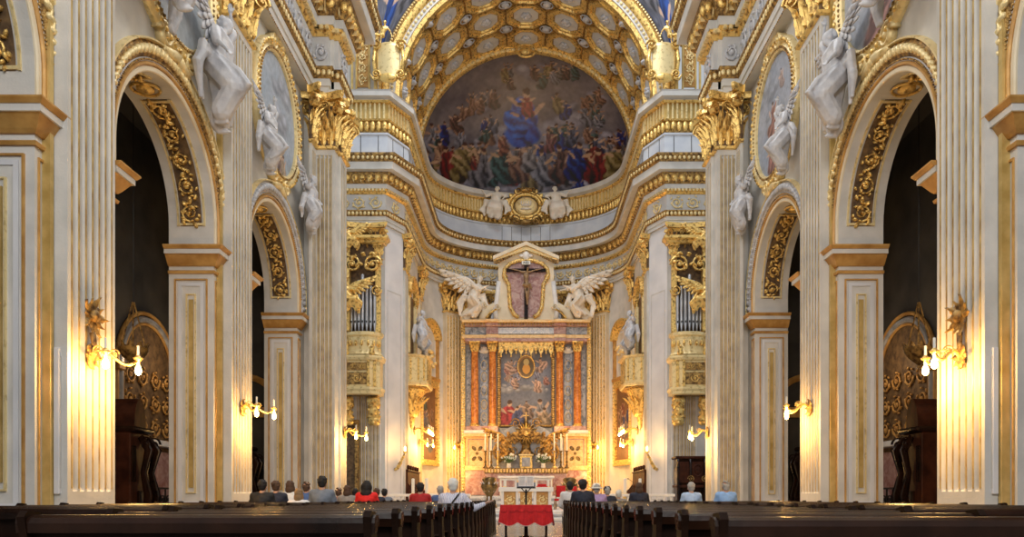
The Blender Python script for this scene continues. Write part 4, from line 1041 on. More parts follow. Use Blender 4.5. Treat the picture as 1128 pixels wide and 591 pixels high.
# ============================================================ SCONCES AND LAMPS
def plight(loc, p, r=.12, col=(1, .56, .17)):
    l = bpy.data.lights.new('lamp_or_fill_light', 'POINT'); l.energy = p; l.color = col; l.shadow_soft_size = r
    o = bpy.data.objects.new('lamp_or_fill_light', l); o.location = loc; COL.objects.link(o); return o
def sconce(x, y, z, ang, label, n=2, power=140, reach=.85, s=1., plaque=False, group=None, drop=.12, fan=.35):
    """ang: outward -y local rotated"""
    root = empty('wall_sconce', (x, y, z), ang, label, 'wall lamp', group)
    m = MB(); m.ell((0, -.04, 0), (.13*s, .05, .24*s), 10, 7)
    for a in range(8): m.leaf((0.0, -.04, 0), (math.cos(a*PI/4), 0, math.sin(a*PI/4)), (0, -1, 0), .26*s, .12*s, .4)
    m.build('back_plate', GOLDD, root, smooth='all')
    for i in range(n):
        q = (i-(n-1)/2)*fan*2; ex, ey = q*s, -reach*s*(1 if abs(q) < .1 or n > 3 else .8+.35*(i % 2))
        m = MB(); pts = [(ex*t, -.05+(ey+.05)*t, s*(.10*math.sin(2*PI*t)-.02*t)) for t in [k/10 for k in range(11)]]
        m.tube(pts, [.028*s]*11, 7); m.volute((ex*.5, ey*.5, .07*s), (0, -1, 0), (0, 0, 1), .10*s, wdir=(1, 0, 0), wid=.03)
        m.lathe([(.02, -.04), (.07, .0), (.09, .03), (.05, .05), (.03, .08)], (ex, ey, 0), 12)
        arm = m.build('arm', GOLD, root, smooth='all')
        MB().lathe([(.024*s, .08), (.024*s, .26), (.0, .27)], (ex, ey, 0), 10).build('candle', WAX, arm)
        b = MB().lathe([(.0, -.30), (.045, -.27), (.06, -.21), (.045, -.14), (.02, -.10), (.02, -.04)], (ex, ey, 0), 12).build('light_bulb', BULB, arm, smooth='all')
        c, s_ = math.cos(ang), math.sin(ang); plight((x+ex*c-(ey-.02)*s_, y+ex*s_+(ey-.02)*c, z-.42), power/n)
    return root
def plaque(x, y, z, ang, label):
    root = empty('carved_wall_ornament', (x, y, z), ang, label, 'ornament'); m = MB()
    for a in range(10): m.leaf((0, -.03, 0), (math.cos(a*PI/5), 0, math.sin(a*PI/5)), (0, -1, 0), .34 if a % 2 else .42, .17, .5)
    m.ell((0, -.08, 0), (.12, .09, .12), 10, 7); m.tube([(0, -.04, -.3), (.03, -.06, -.55), (0, -.05, -.8)], [.06, .05, .02], 6); m.build('rosette', GOLDD, root, smooth='all')
for sd, nm in ((-1, 'left'), (1, 'right')):
    A = E90 if sd < 0 else -E90
    sconce(sd*7.98, 13.6, 3.62, A, 'gilded two-light wall sconce, lit, on the nearest fluted pilaster, %s' % nm, 2, 190, .62, 1.)
    plaque(sd*7.96, 13.6, 4.35, A, 'dark gilded rosette ornament above the sconce on the nearest %s pilaster' % nm)
    sconce(sd*7.98, 20.85, 3.55, A, 'gilded two-light wall sconce, lit, on the second fluted pilaster, %s' % nm, 2, 150, .7, 1.)
    sconce(sd*7.08, 28.9, 3.55, A, 'gilded two-light wall sconce, lit, on the pier at the crossing, %s' % nm, 2, 190, .7, 1.)
    x, y, an = on_apse(42); sx = x*.93*-sd if sd > 0 else x*.93
    sconce(-sd*x*.92 if sd > 0 else x*.92, 52.85, 4.7, an if sd < 0 else -an, 'gilded three-light sconce glowing on the golden apse pilaster, %s' % nm, 3, 210, .6, 1.2, fan=.28)
    sconce(sd*7.0, 46.3, 5.2, A, 'cluster of lit gilded candle arms under the choir balcony, %s' % nm, 4, 210, .9, 1.2, fan=.3)
    sconce(sd*7.0, 48.6, 4.6, A, 'lit gilded wall sconce beside the framed picture in the apse, %s' % nm, 2, 170, .7, 1.1)
    # long candle bracket on the canted pier
    f = T(sd*7.4, 42.0, (math.atan2(1.5, .75) if sd < 0 else -math.atan2(1.5, .75)))
    b = empty('candle_bracket', (sd*7.40, 42.0, 3.0), math.atan2(1.5, .75) if sd < 0 else -math.atan2(1.5, .75), 'curved gilded candle bracket, lit, on the white panelled pier, %s' % nm, 'wall lamp')
    m = MB(); m.tube([(0, 0, -.4), (0, -.2, -.35), (.0, -.45, -.05), (0, -.5, .25), (0, -.7, .5)], [.09, .07, .05, .05, .04], 7)
    for k in range(6): m.ell((0, -.1-.1*k, -.35+.13*k), (.09, .08, .09), 6, 4)
    m.lathe([(.02, .5), (.12, .56), (.13, .6), (.04, .62)], (0, -.7, 0), 12); m.build('bracket_arm', GOLD, b, smooth='all')
    MB().lathe([(.0, .62), (.05, .64), (.05, .78), (.0, .9)], (0, -.7, 0), 10).build('light_bulb', BULB, b, smooth='all')
    plight((sd*6.55, 41.5, 3.9), 55)
    # sanctuary lamp hanging in the aisle
    lx, ly, lz = sd*10.5, 19.9, 4.9
    h = empty('hanging_lamp', (lx, ly, lz), 0, 'openwork bronze sanctuary lamp hanging on chains in the dark %s aisle' % nm, 'hanging lamp')
    for k in range(3):
        a = k*2*PI/3; m = MB(); m.tube([(.34*math.cos(a), .34*math.sin(a), .1), (.16*math.cos(a), .16*math.sin(a), .8), (.02*math.cos(a), .02*math.sin(a), 1.35)], .022, 5); m.build('chain', GOLDD, h)
    MB().lathe([(.0, -.42), (.05, -.40), (.03, -.33), (.12, -.25), (.26, -.12), (.36, .04), (.38, .12), (.32, .16), (.2, .14)], (0, 0, 0), 14).build('bowl', GOLDD, h, smooth=True)
    m = MB()
    for k in range(10): a = k*PI/5; m.leaf((.33*math.cos(a), .33*math.sin(a), .05), (0, 0, 1), (math.cos(a), math.sin(a), 0), .25, .14, .8)
    m.build('leaf_crown', GOLDD, h, smooth='all'); MB().tube([(0, 0, 1.35), (0, 0, 8)], .012, 4).build('suspension_chain', IRON, h)
    # slim column loudspeaker on the pier edge
    sp = empty('column_loudspeaker', (sd*8.2, 12.95, 0), A, 'slim pale grey column loudspeaker mounted on the nearest %s pier' % nm, 'loudspeaker')
    MB().bbox(-.04, .04, -.10, .0, 1.1, 3.65, .01).build('housing', PANELW, sp); MB().bbox(-.03, .03, -.105, -.095, 1.2, 3.5, .002).build('grille', STONE2, sp)
    # confessionals in the aisles
    for (cx, cy, lab) in ((sd*10.6, 20.45, 'dark walnut confessional with carved volutes in the tallest %s arch' % nm), (sd*10.45, 28.1, 'dark walnut confessional with carved volutes in the farther %s arch' % nm)):
        c = empty('confessional', (cx, cy, 0), A, lab, 'confessional', sc=(.42, 1.1, 1.22))
        MB().bbox(-1.2, 1.2, -.0, 1.0, .0, 2.3, .03).build('body', WOODR, c)
        MB().bbox(-1.3, 1.3, -.12, 1.1, 2.3, 2.42, .04).build('cornice', WOOD, c); MB().bbox(-1.25, 1.25, -.06, 1.05, 0, .18, .03).build('base_moulding', WOOD, c)
        m = MB(); n = 14; m.prism([(-.75, 2.42)]+[(-.75*math.cos(PI*k/n), 2.42+.65*math.sin(PI*k/n)) for k in range(n+1)]+[(.75, 2.42)], lambda p: (p[0], 0, p[1]), lambda p: (p[0], .9, p[1])); m.build('domed_top', WOODR, c)
        MB().bbox(-.36, .36, -.06, .02, .2, 1.0, .02).build('half_door', WOOD, c)
        for q in (-1, 1):
            m = MB(); m.tube([(q*.45, -.1, 2.2), (q*.5, -.32, 1.9), (q*.5, -.18, 1.4), (q*.5, -.30, .9), (q*.5, -.22, .3)], [.08, .12, .08, .12, .10], 8); m.volute((q*.5, -.25, 2.05), (0, -1, 0), (0, 0, 1), .16, wdir=(1, 0, 0), wid=.16)
            m.build('carved_volute_post', WOOD, c, smooth='all')
            MB().bbox(q*.85-.25, q*.85+.25, -.03, .0, 1.2, 2.0, .01).build('side_panel', WOOD, c)
# ============================================================ ORGANS on the far crossing piers
def organ(sd, nm):
    root = empty('pipe_organ', (sd*10.3, 41.12, 0), 0, 'gilded pipe organ with angels and carved balcony on the %s crossing pier' % nm, 'pipe organ', sc=(-sd, 1, 1))
    # local: x from centre, + toward the nave centre; -y to camera
    # brackets
    for i, q in enumerate((-1.1, .55, 2.0, -2.0)):
        m = MB(); m.volute((q, -.5, 6.15), (0, -1, 0), (0, 0, 1), .42, wdir=(1, 0, 0), wid=.55); m.volute((q, -.30, 5.35), (0, -1, 0), (0, 0, -1), .32, wdir=(1, 0, 0), wid=.48)
        m.leaf((q, -.45, 5.0), (0, -.2, 1), (0, -1, 0), 1.1, .65, .5); m.ell((q, -.62, 5.75), (.26, .2, .3), 8, 6)
        for k in range(10): m.ell((q+.28*math.sin(k*2.1), -.5-.15*math.cos(k*1.3), 5.1+.14*k), (.12, .1, .1), 6, 4)
        m.build('bracket', GOLD, root, smooth='all')
    bal = MB(); prof = [(-2.4, 0), (-2.4, -.9), (-1.9, -1.15), (1.9, -1.15), (2.4, -.9), (2.4, 0)]
    base = MB(); sweep(base, prof, [(-.15, 6.55), (.05, 6.6), (.05, 6.75), (.12, 6.85), (.12, 6.95), (0, 6.98), (0, 8.35), (.1, 8.42), (.16, 8.55), (.16, 8.65), (-.15, 8.65)], -1)
    b = base.build('balcony', GOLDP, root)
    fl_ = MB().prism(prof, lambda p: (p[0], p[1], 6.6), lambda p: (p[0], p[1], 6.7)).build('balcony_floor', GOLDD, b)
    for (x0, x1) in ((-1.75, -.70), (-.55, .55), (.70, 1.75)):
        for z0, z1 in ((7.1, 7.75), (7.85, 8.28)):
            m = MB().bbox(x0, x1, -1.19, -1.13, z0, z1, .01); p = m.build('carved_balcony_panel', GOLDD, b)
            r = MB(); s_ = scrolls(x1-x0-.1, z1-z0-.1, .06, 3, 1.4); r.join(s_, lambda q: (x0+.05+q[0], -1.19-q[2], z0+.05+q[1])); r.build('panel_carving', GOLD, p, smooth='all')
    for x in (-1.83, -.62, .62, 1.83, 2.15, -2.15):
        m = MB().bbox(x-.07, x+.07, -1.24 if abs(x) < 2 else -1.12, -1.05 if abs(x) < 2 else -.92, 7.0, 8.4, .02); m.ell((x, -1.25 if abs(x) < 2 else -1.12, 7.4), (.08, .06, .14), 6, 4); m.build('balcony_pier', GOLD, b)
    for x in (-2.0, -.62, .62, 2.0):
        m = MB().lathe([(.05, 0), (.14, .05), (.18, .18), (.10, .32), (.16, .42), (.05, .55), (0, .6)], (x, -1.1, 8.65), 10); m.build('balcony_finial', GOLD, b, smooth='all')
    # case: curved pedestal
    ped = MB(); cv = [(-2.3, .0), (-2.3, -.3)]+[(-1.4+.9*math.cos(PI-PI*k/8), -.3-.45*math.sin(PI*k/8)) for k in range(9)]+[(-.45, -.35), (.5, -.35)]+[(1.4+.85*math.cos(PI-PI*k/8), -.3-.45*math.sin(PI*k/8)) for k in range(9)]+[(2.3, -.3), (2.3, 0)]
    sweep(ped, cv, [(0, 8.7), (.02, 8.7), (.12, 8.8), (.02, 8.95), (-.05, 9.3), (.02, 9.75), (.12, 9.85), (.14, 10.0), (0, 10.05)], -1, True)
    ped.build('organ_case_base', GOLDP, root)
    m = MB()
    for q in (-1.4, 1.4):
        for k in range(9): a = PI*k/8; m.ell((q+.9*math.cos(a), -.38-.48*math.sin(a), 9.4), (.08, .07, .18), 6, 4)
    m.build('case_leaf_band', GOLD, root, smooth='all')
    MB().box(-2.3, 2.3, -.12, .0, 9.9, 15.2).build('case_back', DARKG, root)
    # pipes
    def pipe(x, y, z0, h, r):
        m = MB(); m.lathe([(r*.25, z0), (r, z0+.45), (r, z0+h), (r*.85, z0+h), (r*.85, z0+h-.05)], (x, y, 0), 12); p = m.build('organ_pipe', PIPE, root, smooth=True)
        MB().bbox(x-r*.45, x+r*.45, y-r*1.02, y-r*.8, z0+.48, z0+.60, .005).build('pipe_mouth', IRON, p)
    for c_, w_ in ((1.4, 7), (-1.4, 7), (0, 5)):
        for k in range(w_):
            t = (k-(w_-1)/2); hh = 3.1-.30*abs(t) if c_ else 2.2+.2*abs(t); pipe(c_+t*.21, -.45-.12*(3-abs(t))/3, 10.05, hh, .095)
    # columns with putti
    for q in (-.55, .55, -2.32, 2.2):
        m = MB().bbox(q-.15, q+.15, -.72 if abs(q) < 1 else -.45, -.25, 10.05, 14.3, .02); m.build('case_pillar', GOLD, root)
        m = capital(.30, .30, .55, 2); m.v = [(p[0]+q, p[1]-.38 if abs(q) < 1 else p[1]-.15, p[2]+14.3) for p in m.v]; m.build('pillar_capital', GOLD, root, smooth='all')
    # carved foliage crest and pipe shades
    for q, zz in ((1.4, 13.4), (-1.4, 13.4)):
        m = MB(); s_ = leafrun(1.7, 1.1, .25, 6); m.join(s_, lambda p: (q-.85+p[0], -.55-p[2], zz-.1+p[1]))
        for g_ in (-1, 1): m.volute((q+g_*.55, -.62, zz+.3), (g_, 0, 0), (0, 0, 1), .5, wdir=(0, 1, 0), wid=.2); m.volute((q+g_*.75, -.62, 12.3), (g_, 0, 0), (0, 0, -1), .3, wdir=(0, 1, 0), wid=.16)
        m.build('carved_pipe_shade', GOLD, root, smooth='all')
    m = MB(); sweep(m, [(-2.5, 0), (-2.5, -.5), (2.5, -.5), (2.5, 0)], [(0, 14.85), (.1, 14.9), (.15, 15.0), (.3, 15.1), (.3, 15.25), (0, 15.3)], -1); m.build('case_cornice', GOLD, root)
    for (x, y, z, ps, sc_, mi, sd_) in ((.75, -.95, 11.7, 'sit', 1.3, 1, 11), (.75, -.65, 15.0, 'sit', .95, 1, 12), (-.9, -.75, 11.9, 'sit', 1.15, -1, 13)):
        b_ = remeshed(statue_mesh(POSES[ps], sd_), 'gilded_angel', GOLD, .026, 1, root); b_.location = (x, y, z); b_.scale = (sc_*mi, sc_, sc_)
        for sg in (-1, 1):
            w = wing(.95, sg); ch = POSES[ps]['chest']; w.v = [(p[0]+ch[0], p[1]+ch[1]+.05, p[2]+ch[2]) for p in w.v]; w.build('wing', GOLD, b_, smooth='all')
organ(-1, 'left'); organ(1, 'right')
# ============================================================ CHOIR BALCONIES in the presbytery
def cantoria(sd, nm):
    root = empty('choir_balcony', (sd*7.1, 45.6, 0), E90 if sd < 0 else -E90, 'small gilded choir balcony projecting from the %s presbytery wall' % nm, 'balcony')
    cv = [(-1.5, 0), (-1.5, -.55), (-1.0, -1.15), (1.0, -1.15), (1.5, -.55), (1.5, 0)]
    m = MB(); sweep(m, cv, [(-.1, 7.6), (.08, 7.7), (.12, 7.85), (0, 7.9), (0, 9.35), (.08, 9.4), (.14, 9.5), (-.1, 9.55)], -1); b = m.build('parapet', GOLDP, root)
    MB().prism(cv, lambda p: (p[0], p[1], 7.6), lambda p: (p[0], p[1], 7.7)).build('balcony_floor', GOLDD, root)
    for x0, x1 in ((-.92, -.34), (-.29, .29), (.34, .92)):
        MB().bbox(x0, x1, -1.18, -1.13, 8.05, 9.2, .01).build('parapet_panel', GOLDD, b)
    m = MB(); blocks(m, cv, .0, .05, 8.0, 9.3, .42, .10, -1); m.build('parapet_strips', GOLD, b)
    m = MB(); m.lathe([(0, 5.2), (.12, 5.3), (.2, 5.6), (.35, 6.2), (.6, 6.7), (.75, 7.1), (1.1, 7.5), (1.15, 7.62)], (0, -.1, 0), 16, 1, .8)
    for k in range(7): a = PI*k/6; m.leaf((.3*math.cos(a), -.1-.25*math.sin(a), 6.0), (math.cos(a)*.4, -math.sin(a)*.4, 1), (math.cos(a), -math.sin(a), 0), 1.3, .4, .6)
    m.build('carved_console', GOLD, root, smooth='all')
    # niche surround, figure and pediment above
    for q in (-1.35, 1.35):
        MB().bbox(q-.16, q+.16, -.22, 0, 9.6, 13.0, .02).build('surround_post', GOLDP, root); mm = capital(.3, .22, .5, 2); mm.v = [(p[0]+q, p[1], p[2]+12.9) for p in mm.v]; mm.build('post_capital', GOLD, root, smooth='all')
    m = MB(); n = 14
    for r0, r1, d, in ((1.25, 1.5, .35),):
        m.loft([[(-r*math.cos(PI*k/n), -dd, 13.3+r*.75*math.sin(PI*k/n)) for r, dd in ((r0, 0), (r0, d*.6), (r1, d), (r1+.08, d), (r1+.08, 0))] for k in range(n+1)], True, True)
    m.build('curved_pediment', GOLD, root)
    MB().box(-1.2, 1.2, -.03, .0, 9.6, 13.4).build('niche_back', DARKG, root)
cantoria(-1, 'left'); cantoria(1, 'right')
for sd, nm in ((-1, 'left'), (1, 'right')):
    for i, (y, x, z, ps, s_) in enumerate(((45.0, 6.55, 11.2, 'putto', 1.5), (46.6, 6.5, 11.0, 'reach_side', 1.25))):
        statue('marble_figure', (sd*x, y, z), (E90 if sd < 0 else -E90)*.8, ps, s_, STUCCO, '%s white statue standing over the %s choir balcony' % (('nearer', 'farther')[i], nm), 'statue', 0, -sd, 30+i)
    # framed altarpiece on the curving wall
    x, y, an = on_apse(14)
    r = empty('side_altarpiece', (-sd*x*.985 if sd > 0 else x*.985, y-.0, 0), an if sd < 0 else -an, 'dark painting in broad gilded frame on the %s apse wall behind the lamps' % nm, 'painting')
    m = MB()
    for (a, b_, c, d) in ((-1.5, 1.5, 8.6, 9.1), (-1.5, 1.5, 3.2, 3.6), (-1.5, -1.1, 3.6, 8.6), (1.1, 1.5, 3.6, 8.6)): m.bbox(a, b_, -.28, 0, c, d, .03)
    m.build('frame', GOLD, r)
    g = MB()
    for k in range(24):
        for q in (-1.3, 1.3): g.ell((q, -.3, 3.4+k*.235), (.09, .05, .10), 6, 4)
    g.build('frame_beading', GOLDP, r, smooth='all')
    im = canvas(50, 90, .5, 61, (.10, .05, .03), (.28, .14, .06), rfigs(8, 60+sd, .08, .42, .3, .85, .12, .18, robes), [])
    paintgrid('canvas', im, lambda u, v: (-1.12+2.24*u, -.10, 3.58+5.04*v), r)
    m = MB(); n = 14; m.loft([[(-rr*math.cos(PI*k/n), -dd, 12.0+rr*.8*math.sin(PI*k/n)) for rr, dd in ((1.1, 0), (1.1, .3), (1.35, .45), (1.55, .45), (1.55, 0))] for k in range(n+1)], True, True)
    m.build('curved_gilded_pediment', GOLD, r)
    for q in (-1.35, 1.35): MB().bbox(q-.14, q+.14, -.25, 0, 9.1, 12.0, .02).build('upper_post', OCHRE, r)
    MB().bbox(-1.6, 1.6, -.3, 0, 9.1, 9.35, .03).build('shelf_cornice', OCHRE, r)
    m = MB(); m.join(leafrun(2.2, 1.8, .2, 8), lambda p: (-1.1+p[0], -p[2]-.02, 9.9+p[1])); m.build('carved_relief', GOLDP, r, smooth='all')
# ============================================================ HIGH ALTAR (scale 15.47 px per metre at y = 53)
AY = 52.6; K = AY/820.
def hx(px): return (px-579)*K
def hz(py): return EYE+(547-py)*K
alt = empty('high_altarpiece', (0, AY, 0), 0, 'tall marble altarpiece with four orange columns and gabled top in the apse', 'altarpiece')
def ap(px0, px1, py0, py1, d0, d1, name, mat, par=alt, b=.02, sym=True):
    res = []
    for sg in ((1, -1) if sym else (1,)):
        a, c = sorted((hx(px0)*sg, hx(px1)*sg)); o = MB().bbox(a, c, -d1, -d0, hz(py1), hz(py0), b).build(name, mat, par); res.append(o)
    return res
MB().bbox(hx(508), hx(650), -.2, .6, hz(549), hz(357), .03).build('back_wall', GREYM, alt)
ap(508, 512.5, 357, 540, .2, .45, 'gilded_side_border', GOLD)
g = MB()
for k in range(60):
    for sg in (-1, 1): g.ell((hx(510)*sg, -.47, hz(538)+k*.195), (.11, .05, .075), 6, 4)
g.build('side_beading', GOLDP, alt, smooth='all')
# pedestal zone
ap(513, 549, 518, 545, .2, 1.0, 'plinth', PINKM); ap(513, 549, 513, 518, .2, 1.1, 'plinth_moulding', YELM)
for o in ap(514, 538, 482, 517, .2, .95, 'pedestal', YELM): pass
for sg in (-1, 1):
    cx = hx(526)*sg; m = MB(); zz = hz(500)
    for (a, b_, c, d) in ((-.62, .62, .95, 1.0), (-.62, .62, -1.0, -.95), (-.62, -.57, -1, 1), (.57, .62, -1, 1)): m.box(cx+a, cx+b_, -.98, -.94, zz+c, zz+d)
    m.build('pedestal_inlay_border', PINKM, alt); m = MB()
    for k in range(4):
        a = PI/4+k*PI/2; m.ell((cx+.3*math.cos(a), -.96, zz+.5*math.sin(a)), (.13, .025, .2), 8, 5, Euler((0, a, 0)))
    m.ell((cx, -.96, zz), (.11, .03, .11), 8, 5); m.build('pedestal_inlay', BRONZE, alt)
ap(539, 549, 482, 517, .2, 1.15, 'inner_pedestal', WHITEM); ap(540.5, 547.5, 485, 514, 1.14, 1.18, 'inner_pedestal_panel', GREYM)
ap(512, 550, 478.5, 482, .2, 1.3, 'pedestal_cornice', YELM); ap(514, 549, 470.5, 478.5, .2, 1.15, 'column_block', PINKM); ap(512, 534, 475, 478.5, .2, 1.22, 'block_moulding', WHITEM)
# columns
for px in (523.4, 542.6):
    for sg in (-1, 1):
        x = hx(px)*sg; z0, z1 = hz(470.5), hz(390); h = z1-z0
        m = MB().lathe([(.27, .18), (.26, .3), (.265, h*.33), (.255, h*.6), (.225, h-.08), (.25, h-.04), (.22, h)], (x, -.85, z0), 22); c = m.build('column', ORANGE, alt, smooth=True)
        MB().lathe([(.36, 0), (.36, .06), (.33, .10), (.28, .13), (.31, .18), (.27, .20)], (x, -.85, z0), 22).build('column_base', GOLD, c, smooth=True)
        m = capital(.42, .42, .70, 2); m.v = [(p[0]+x, p[1]-.64, p[2]+z1) for p in m.v]; m.build('column_capital', GOLD, c, smooth='all')
ap(528.5, 537.5, 386, 470, .2, .42, 'inlaid_marble_strip', BLUEM)
g = MB(); 
for sg in (-1, 1):
    for k, py in enumerate((403, 416, 431, 446, 460)): 
        o = MB().ell((hx(533)*sg, -.43, hz(py)), (.17, .03, .30 if k % 2 else .24), 12, 6).build('inlay_oval', GREYM if k % 2 else BLUEM, alt)
        MB().tube([(hx(533)*sg+.2*math.cos(a), -.44, hz(py)+.33*math.sin(a)) for a in [q*PI/8 for q in range(17)]], .022, 4).build('inlay_border', GOLDP, o)
    m = MB().ell((hx(533)*sg, -.42, hz(386)), (.28, .12, .22), 8, 5)
    for k in range(5): a = PI*k/4; m.leaf((hx(533)*sg, -.42, hz(389)), (math.cos(a)*.7, 0, .2+math.sin(a)), (0, -1, 0), .45, .22, .5)
    m.build('shell_ornament', WHITEM, alt, smooth='all')
ap(514, 519, 386, 470, .2, .4, 'marble_edge_strip', BLUEM)
# main picture with frame
ap(547.5, 551.5, 386, 470, .2, .62, 'picture_frame_side', GOLDD)
MB().bbox(hx(547.5), hx(610.5), -.62, -.2, hz(470.5), hz(468.5), .02).build('picture_frame_sill', GOLDD, alt)
g = MB()
for k in range(34):
    for sg in (-1, 1): g.ell((hx(549.3)*sg, -.64, hz(469)+k*.155), (.08, .05, .06), 6, 4)
g.build('picture_frame_carving', GOLD, alt, smooth='all')
fg = rfigs(9, 71, .08, .60, .55, .92, .06, .10, [(.5, .32, .24), (.42, .2, .16), (.3, .3, .4), (.5, .4, .3)]) + \
     [(.12, .28, .30, (.45, .05, .06), (.55, .38, .28), .1), (.22, .22, .22, (.10, .12, .26), (.5, .35, .25), -.1), (.52, .30, .26, (.30, .30, .34), (.5, .36, .28), -.1), (.58, .2, .22, (.42, .32, .22), (.5, .36, .28), .1), (.35, .30, .16, (.30, .22, .18), (.5, .36, .28), 0),
      (.15, .85, .12, (.56, .38, .3), (.6, .42, .32), .8), (.52, .86, .12, (.56, .38, .3), (.6, .42, .32), -.8), (.2, .62, .10, (.56, .38, .3), (.6, .42, .32), .4), (.47, .6, .12, (.56, .38, .3), (.6, .42, .32), -.4)]
im = canvas(130, 200, .68, 72, (.08, .09, .13), (.22, .24, .30), fg, [(.34, .47, .12), (.1, .5, .1), (.58, .5, .1), (.3, .95, .15)], (.36, .36, .38))
Yg, Xg = np.mgrid[0:200, 0:130]; gx = (Xg/129-.5)/.15; gy = (Yg/199-.78)/.13; r2 = gx**2+gy**2
im[(r2 < 1)] = (.30, .17, .05); im[(r2 < .75)] = (.12, .09, .05); im[((gx/.5)**2+((gy+.25)/.5)**2 < 1)] = (.60, .30, .06); im[((gx/.35)**2+((gy-.45)/.35)**2 < 1)] = (.50, .40, .18)
po = empty('altar_painting', (0, AY, 0), 0, 'large altar painting with cherubs round an oval image, between orange columns', 'painting')
paintgrid('canvas', im, lambda u, v: (hx(551)+u*(hx(607.5)-hx(551)), -.35, hz(469.5)+v*(hz(386)-hz(469.5))), po)
m = MB(); m.tube([(.95*.62*math.cos(a), -.40, hz(469.5)+.78*(hz(386)-hz(469.5))+.78*math.sin(a)) for a in [q*PI/12 for q in range(25)]], .05, 6); m.build('oval_inner_frame', GOLD, po, smooth='all')
# lambrequin canopy of gilded tassels
lm = empty('gilded_valance', (0, AY, 0), 0, 'gilded scalloped valance with tassels hanging over the altar painting', 'valance')
MB().bbox(hx(549), hx(609), -.95, -.55, hz(383), hz(379), .04).build('valance_board', GOLD, lm)
for k in range(11):
    x = hx(552)+k*(hx(606)-hx(552))/10; m = MB(); L_ = .65 if k % 2 == 0 else .42
    m.prism([(-.17, 0), (.17, 0), (.15, -L_*.6), (0, -L_), (-.15, -L_*.6)], lambda p: (x+p[0], -.93, hz(383)+p[1]), lambda p: (x+p[0], -.78, hz(383)+p[1])); m.ell((x, -.95, hz(383)-.2), (.10, .06, .14), 6, 5); m.ell((x, -.86, hz(383)-L_-.07), (.06, .06, .10), 6, 5)
    m.build('valance_flap', GOLD, lm, smooth=True)
# entablature of the altarpiece
for (a, b_, d0, nm, mt) in ((376, 379.5, 1.15, 'architrave', PINKM), (372, 376, 1.1, 'architrave_band', YELM), (363.5, 371.8, 1.05, 'frieze', BLUEM), (360, 363.5, 1.25, 'lower_cornice', PINKM), (357, 360, 1.5, 'cornice', YELM)):
    o = MB().bbox(hx(513 if mt != YELM else 510), hx(645 if mt != YELM else 648), -d0, -.2, hz(b_), hz(a), .03).build('altar_'+nm, mt, alt)
    for sg in (-1, 1):
        x0, x1 = sorted((hx(536)*sg, hx(549)*sg)); MB().bbox(x0, x1, -d0-.18, -d0+.05, hz(b_), hz(a), .02).build('altar_'+nm+'_projection', mt if nm != 'frieze' else PINKM, o)
MB().bbox(hx(547), hx(611), -1.12, -1.04, hz(371), hz(364.5), .02).build('pale_blue_frieze_panel', nodemat('pale_blue_marble', (.42, .50, .62), (.78, .80, .84), 4, .3, dist=2), alt)
g = MB()
for k in range(46): g.box(hx(512)+k*.193, hx(512)+k*.193+.09, -1.38, -1.2, hz(362.8), hz(360.2))
g.build('dentil_row', GOLDD, alt)
# crowning aedicule
ae = MB(); outl = [(-38*K*.0+hx(545), hz(357)), (hx(547), hz(340)), (hx(551), hz(318)), (hx(549), hz(311)), (hx(549), hz(293)), (hx(609), hz(293)), (hx(609), hz(311)), (hx(607), hz(318)), (hx(611), hz(340)), (hx(613), hz(357))]
ae.prism(outl, lambda p: (p[0], -.95, p[1]), lambda p: (p[0], -.35, p[1])); ae.build('aedicule_body', CREAM, alt)
for sg in (-1, 1):
    x0, x1 = sorted((hx(537)*sg, hx(549)*sg)); MB().prism([(hx(540)*sg, hz(357)), (hx(546)*sg, hz(330)), (hx(552)*sg, hz(330)), (hx(552)*sg, hz(357))], lambda p: (p[0], -.9, p[1]), lambda p: (p[0], -.4, p[1])).build('dark_marble_wedge', BLUEM, alt)
    # broken volute scrolls
    for (cx, cz, r_, L_) in ((hx(541), hz(346), .0, 0),):
        pts = [(hx(531)*sg, -.9, hz(357)), (hx(533)*sg, -.9, hz(350)), (hx(538)*sg, -.9, hz(344)), (hx(545)*sg, -.9, hz(340)), (hx(549)*sg, -.9, hz(339))]
        m = MB(); m.tube(pts, [.16, .15, .13, .12, .10], 8, flat=2); m.volute((hx(548)*sg, -.9, hz(341.5)), (1*sg, 0, 0), (0, 0, -1), .22, wdir=(0, 1, 0), wid=.5); m.build('scroll_pediment', CREAM, alt, smooth='all')
        m = MB(); m.tube([(p[0]-.17*sg*-1, -1.0, p[2]-.25) for p in pts[1:4]], .08, 6); m.build('scroll_gilding', GOLD, alt)
    pts = [(hx(511)*sg, -.9, hz(357)), (hx(514)*sg, -.9, hz(349)), (hx(520)*sg, -.9, hz(343)), (hx(528)*sg, -.9, hz(339)), (hx(534)*sg, -.9, hz(337))]
    m = MB(); m.tube(pts, [.14, .15, .14, .12, .10], 8, flat=2); m.volute((hx(534)*sg, -.9, hz(339)), (sg, 0, 0), (0, 0, -1), .20, wdir=(0, 1, 0), wid=.45); m.build('outer_scroll', CREAM, alt, smooth='all')
